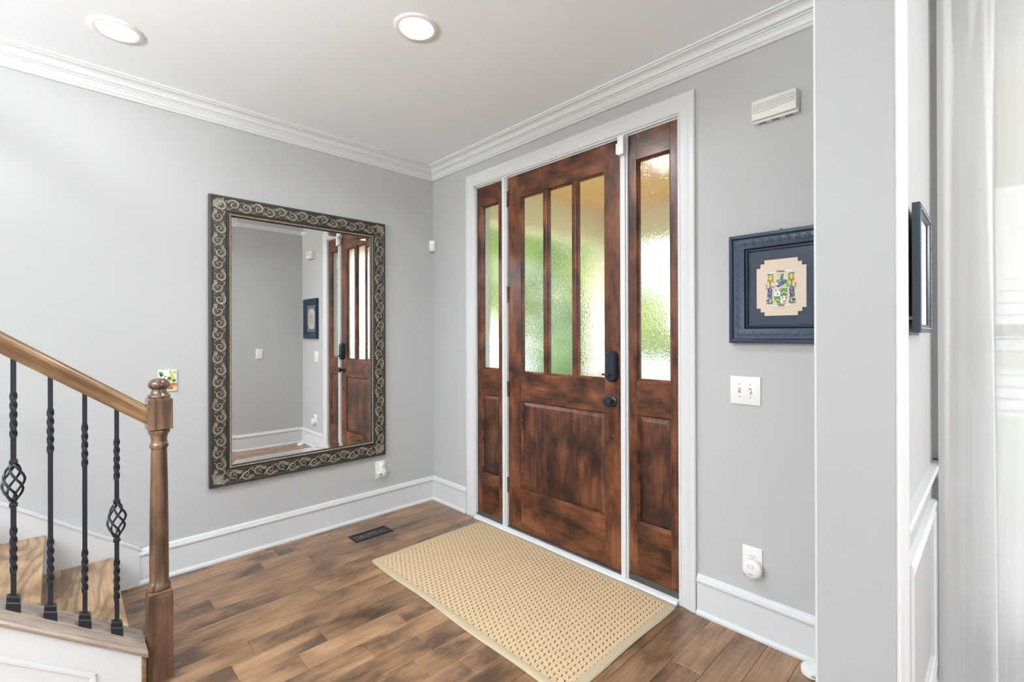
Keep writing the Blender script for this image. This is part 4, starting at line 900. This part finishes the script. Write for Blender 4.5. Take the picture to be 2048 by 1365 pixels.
# ------------------------------------------------------------------ outside, seen through the rain glass
struct(B(.15, 2.65, .4, -4.6, -.16, -.03).build('porch_floor', conc_m, smooth=0), 'pale concrete porch floor')
struct(B(.15, 2.62, .25, -4.6, 2.75, 2.85).build('porch_ceiling', tan_m, smooth=0), 'stained wooden porch ceiling')
struct(B(.15, 2.3, -.12, .14, 2.40, 2.75).build('trim_14', cream_m, smooth=0), 'cream side beam of the porch')
struct(B(2.3, 2.6, .14, -4.6, 2.40, 2.75).build('trim_15', cream_m, smooth=0), 'cream front beam of the porch')
def column(y0, y1, lab):
    t = thing('porch_column', lab, 'column', (2.45, (y0+y1)/2, -.03))
    B(2.32, 2.58, y0-.02, y1+.02, .90, 2.40).build('shaft', cream_m, t, smooth=0)
    B(2.28, 2.62, y0+.03, y1-.03, -.03, .90, c=.01).build('brick_pier', brick_m, t)
    B(2.26, 2.64, y0+.05, y1-.05, .90, .95, c=.01).build('pier_cap', conc_m, t)
column(.12, -.13, 'square cream porch column on a brick pier at the left front corner'); column(-4.3, -4.55, 'square cream porch column on a brick pier at the right front corner')
struct(B(.15, .47, -.12, .14, -.03, 2.40).build('trim_16', cream_m, smooth=0), 'cream pilaster against the house at the left of the porch')
struct(B(-30, 60, -60, 50, -.30, -.20).build('ground', lawn_m, smooth=0), 'lawn in front of the house')
struct(B(10.5, 26, -40, 45, -.20, -.185).build('driveway', conc_m, smooth=0), 'pale concrete driveway')
rl = random.Random(5)
def foliage(parent, c, r, n, size, mats, core=None):
    m_ = MB()
    for i in range(n):
        d = Vector((rl.gauss(0, 1), rl.gauss(0, 1), rl.gauss(0, 1))).normalized(); k = .62+.42*rl.random()
        bump = 1+.18*math.sin(d.x*5+c[0])+.15*math.sin(d.y*6+d.z*4)
        p = Vector((c[0]+d.x*r[0]*k*bump, c[1]+d.y*r[1]*k*bump, c[2]+d.z*r[2]*k*bump))
        a = Vector((rl.gauss(0, 1), rl.gauss(0, 1), rl.gauss(0, 1))).normalized(); b_ = a.cross(Vector((rl.random(), rl.random(), 1))).normalized(); s_2 = size*(.6+.8*rl.random())
        m_.cur = 0 if rl.random() < .55+.3*d.z else 1
        m_.add([p-a*s_2, p-b_*s_2*.5, p+a*s_2, p+b_*s_2*.5], [[0, 1, 2, 3]])
    m_.build('foliage', mats, parent, smooth=0)
    if core:
        q = MB(); q.ball(c, 1, r[0]*.75, r[1]*.75, r[2]*.75, n=16); q.build('inner_foliage', core, parent, smooth=60)
def tree(x, y, h, r, lab, mats, n=2600, size=.12, z0=-.2):
    t = thing('garden_tree', lab, 'tree', (x, y, z0)); MB().tube([(x, y, z0), (x+.05, y, z0+h*.4), (x, y+.05, z0+h*.8)], [.16, .12, .06], 8).build('trunk', bark_m, t)
    foliage(t, (x, y, z0+h*.62), (r, r, h*.42), n, size, mats, leafs[2]); return t
def shrub(x, y, r, h, lab, mats, n=1800, size=.06, cat='shrub'):
    t = thing('garden_shrub', lab, cat, (x, y, -.2)); foliage(t, (x, y, -.2+h/2), (r, r, h/2), n, size, mats, leafs[2]); return t
shrub(3.35, 1.25, .72, 2.15, 'rounded dark green shrub just outside the porch, seen through the door glass', [leafs[2], leafs[2]])
shrub(2.3, 3.9, .7, 1.6, 'green shrub farther left beyond the porch, seen through the left sidelight', [leafs[1], leafs[2]])
tree(5.5, 4.7, 7.0, 1.65, 'large bright green tree filling the left door panes', [leafs[0], leafs[1]], 4200, .14)
tree(3.2, 8.8, 6.5, 2.0, 'bright green tree beyond the left sidelight', [leafs[0], leafs[1]], 3200, .14)
tree(13.0, 7.5, 6.5, 1.6, 'pale green tree behind the large one, in the right door pane', [leafs[0], leafs[1]], 2600, .16)
tree(19.3, 9.3, 3.7, 1.5, 'distant green tree low in the right sidelight', [leafs[0], leafs[1]], 2200, .18)
hd = thing('garden_hedge', 'low dark hedge across the street, low in the right sidelight', 'hedge', (27, 12, -.2)); foliage(hd, (27, 12, .6), (1.2, 9, .9), 2600, .2, [leafs[1], leafs[2]], leafs[2])

for o in bpy.data.objects:
    if '_org' in o: del o['_org']
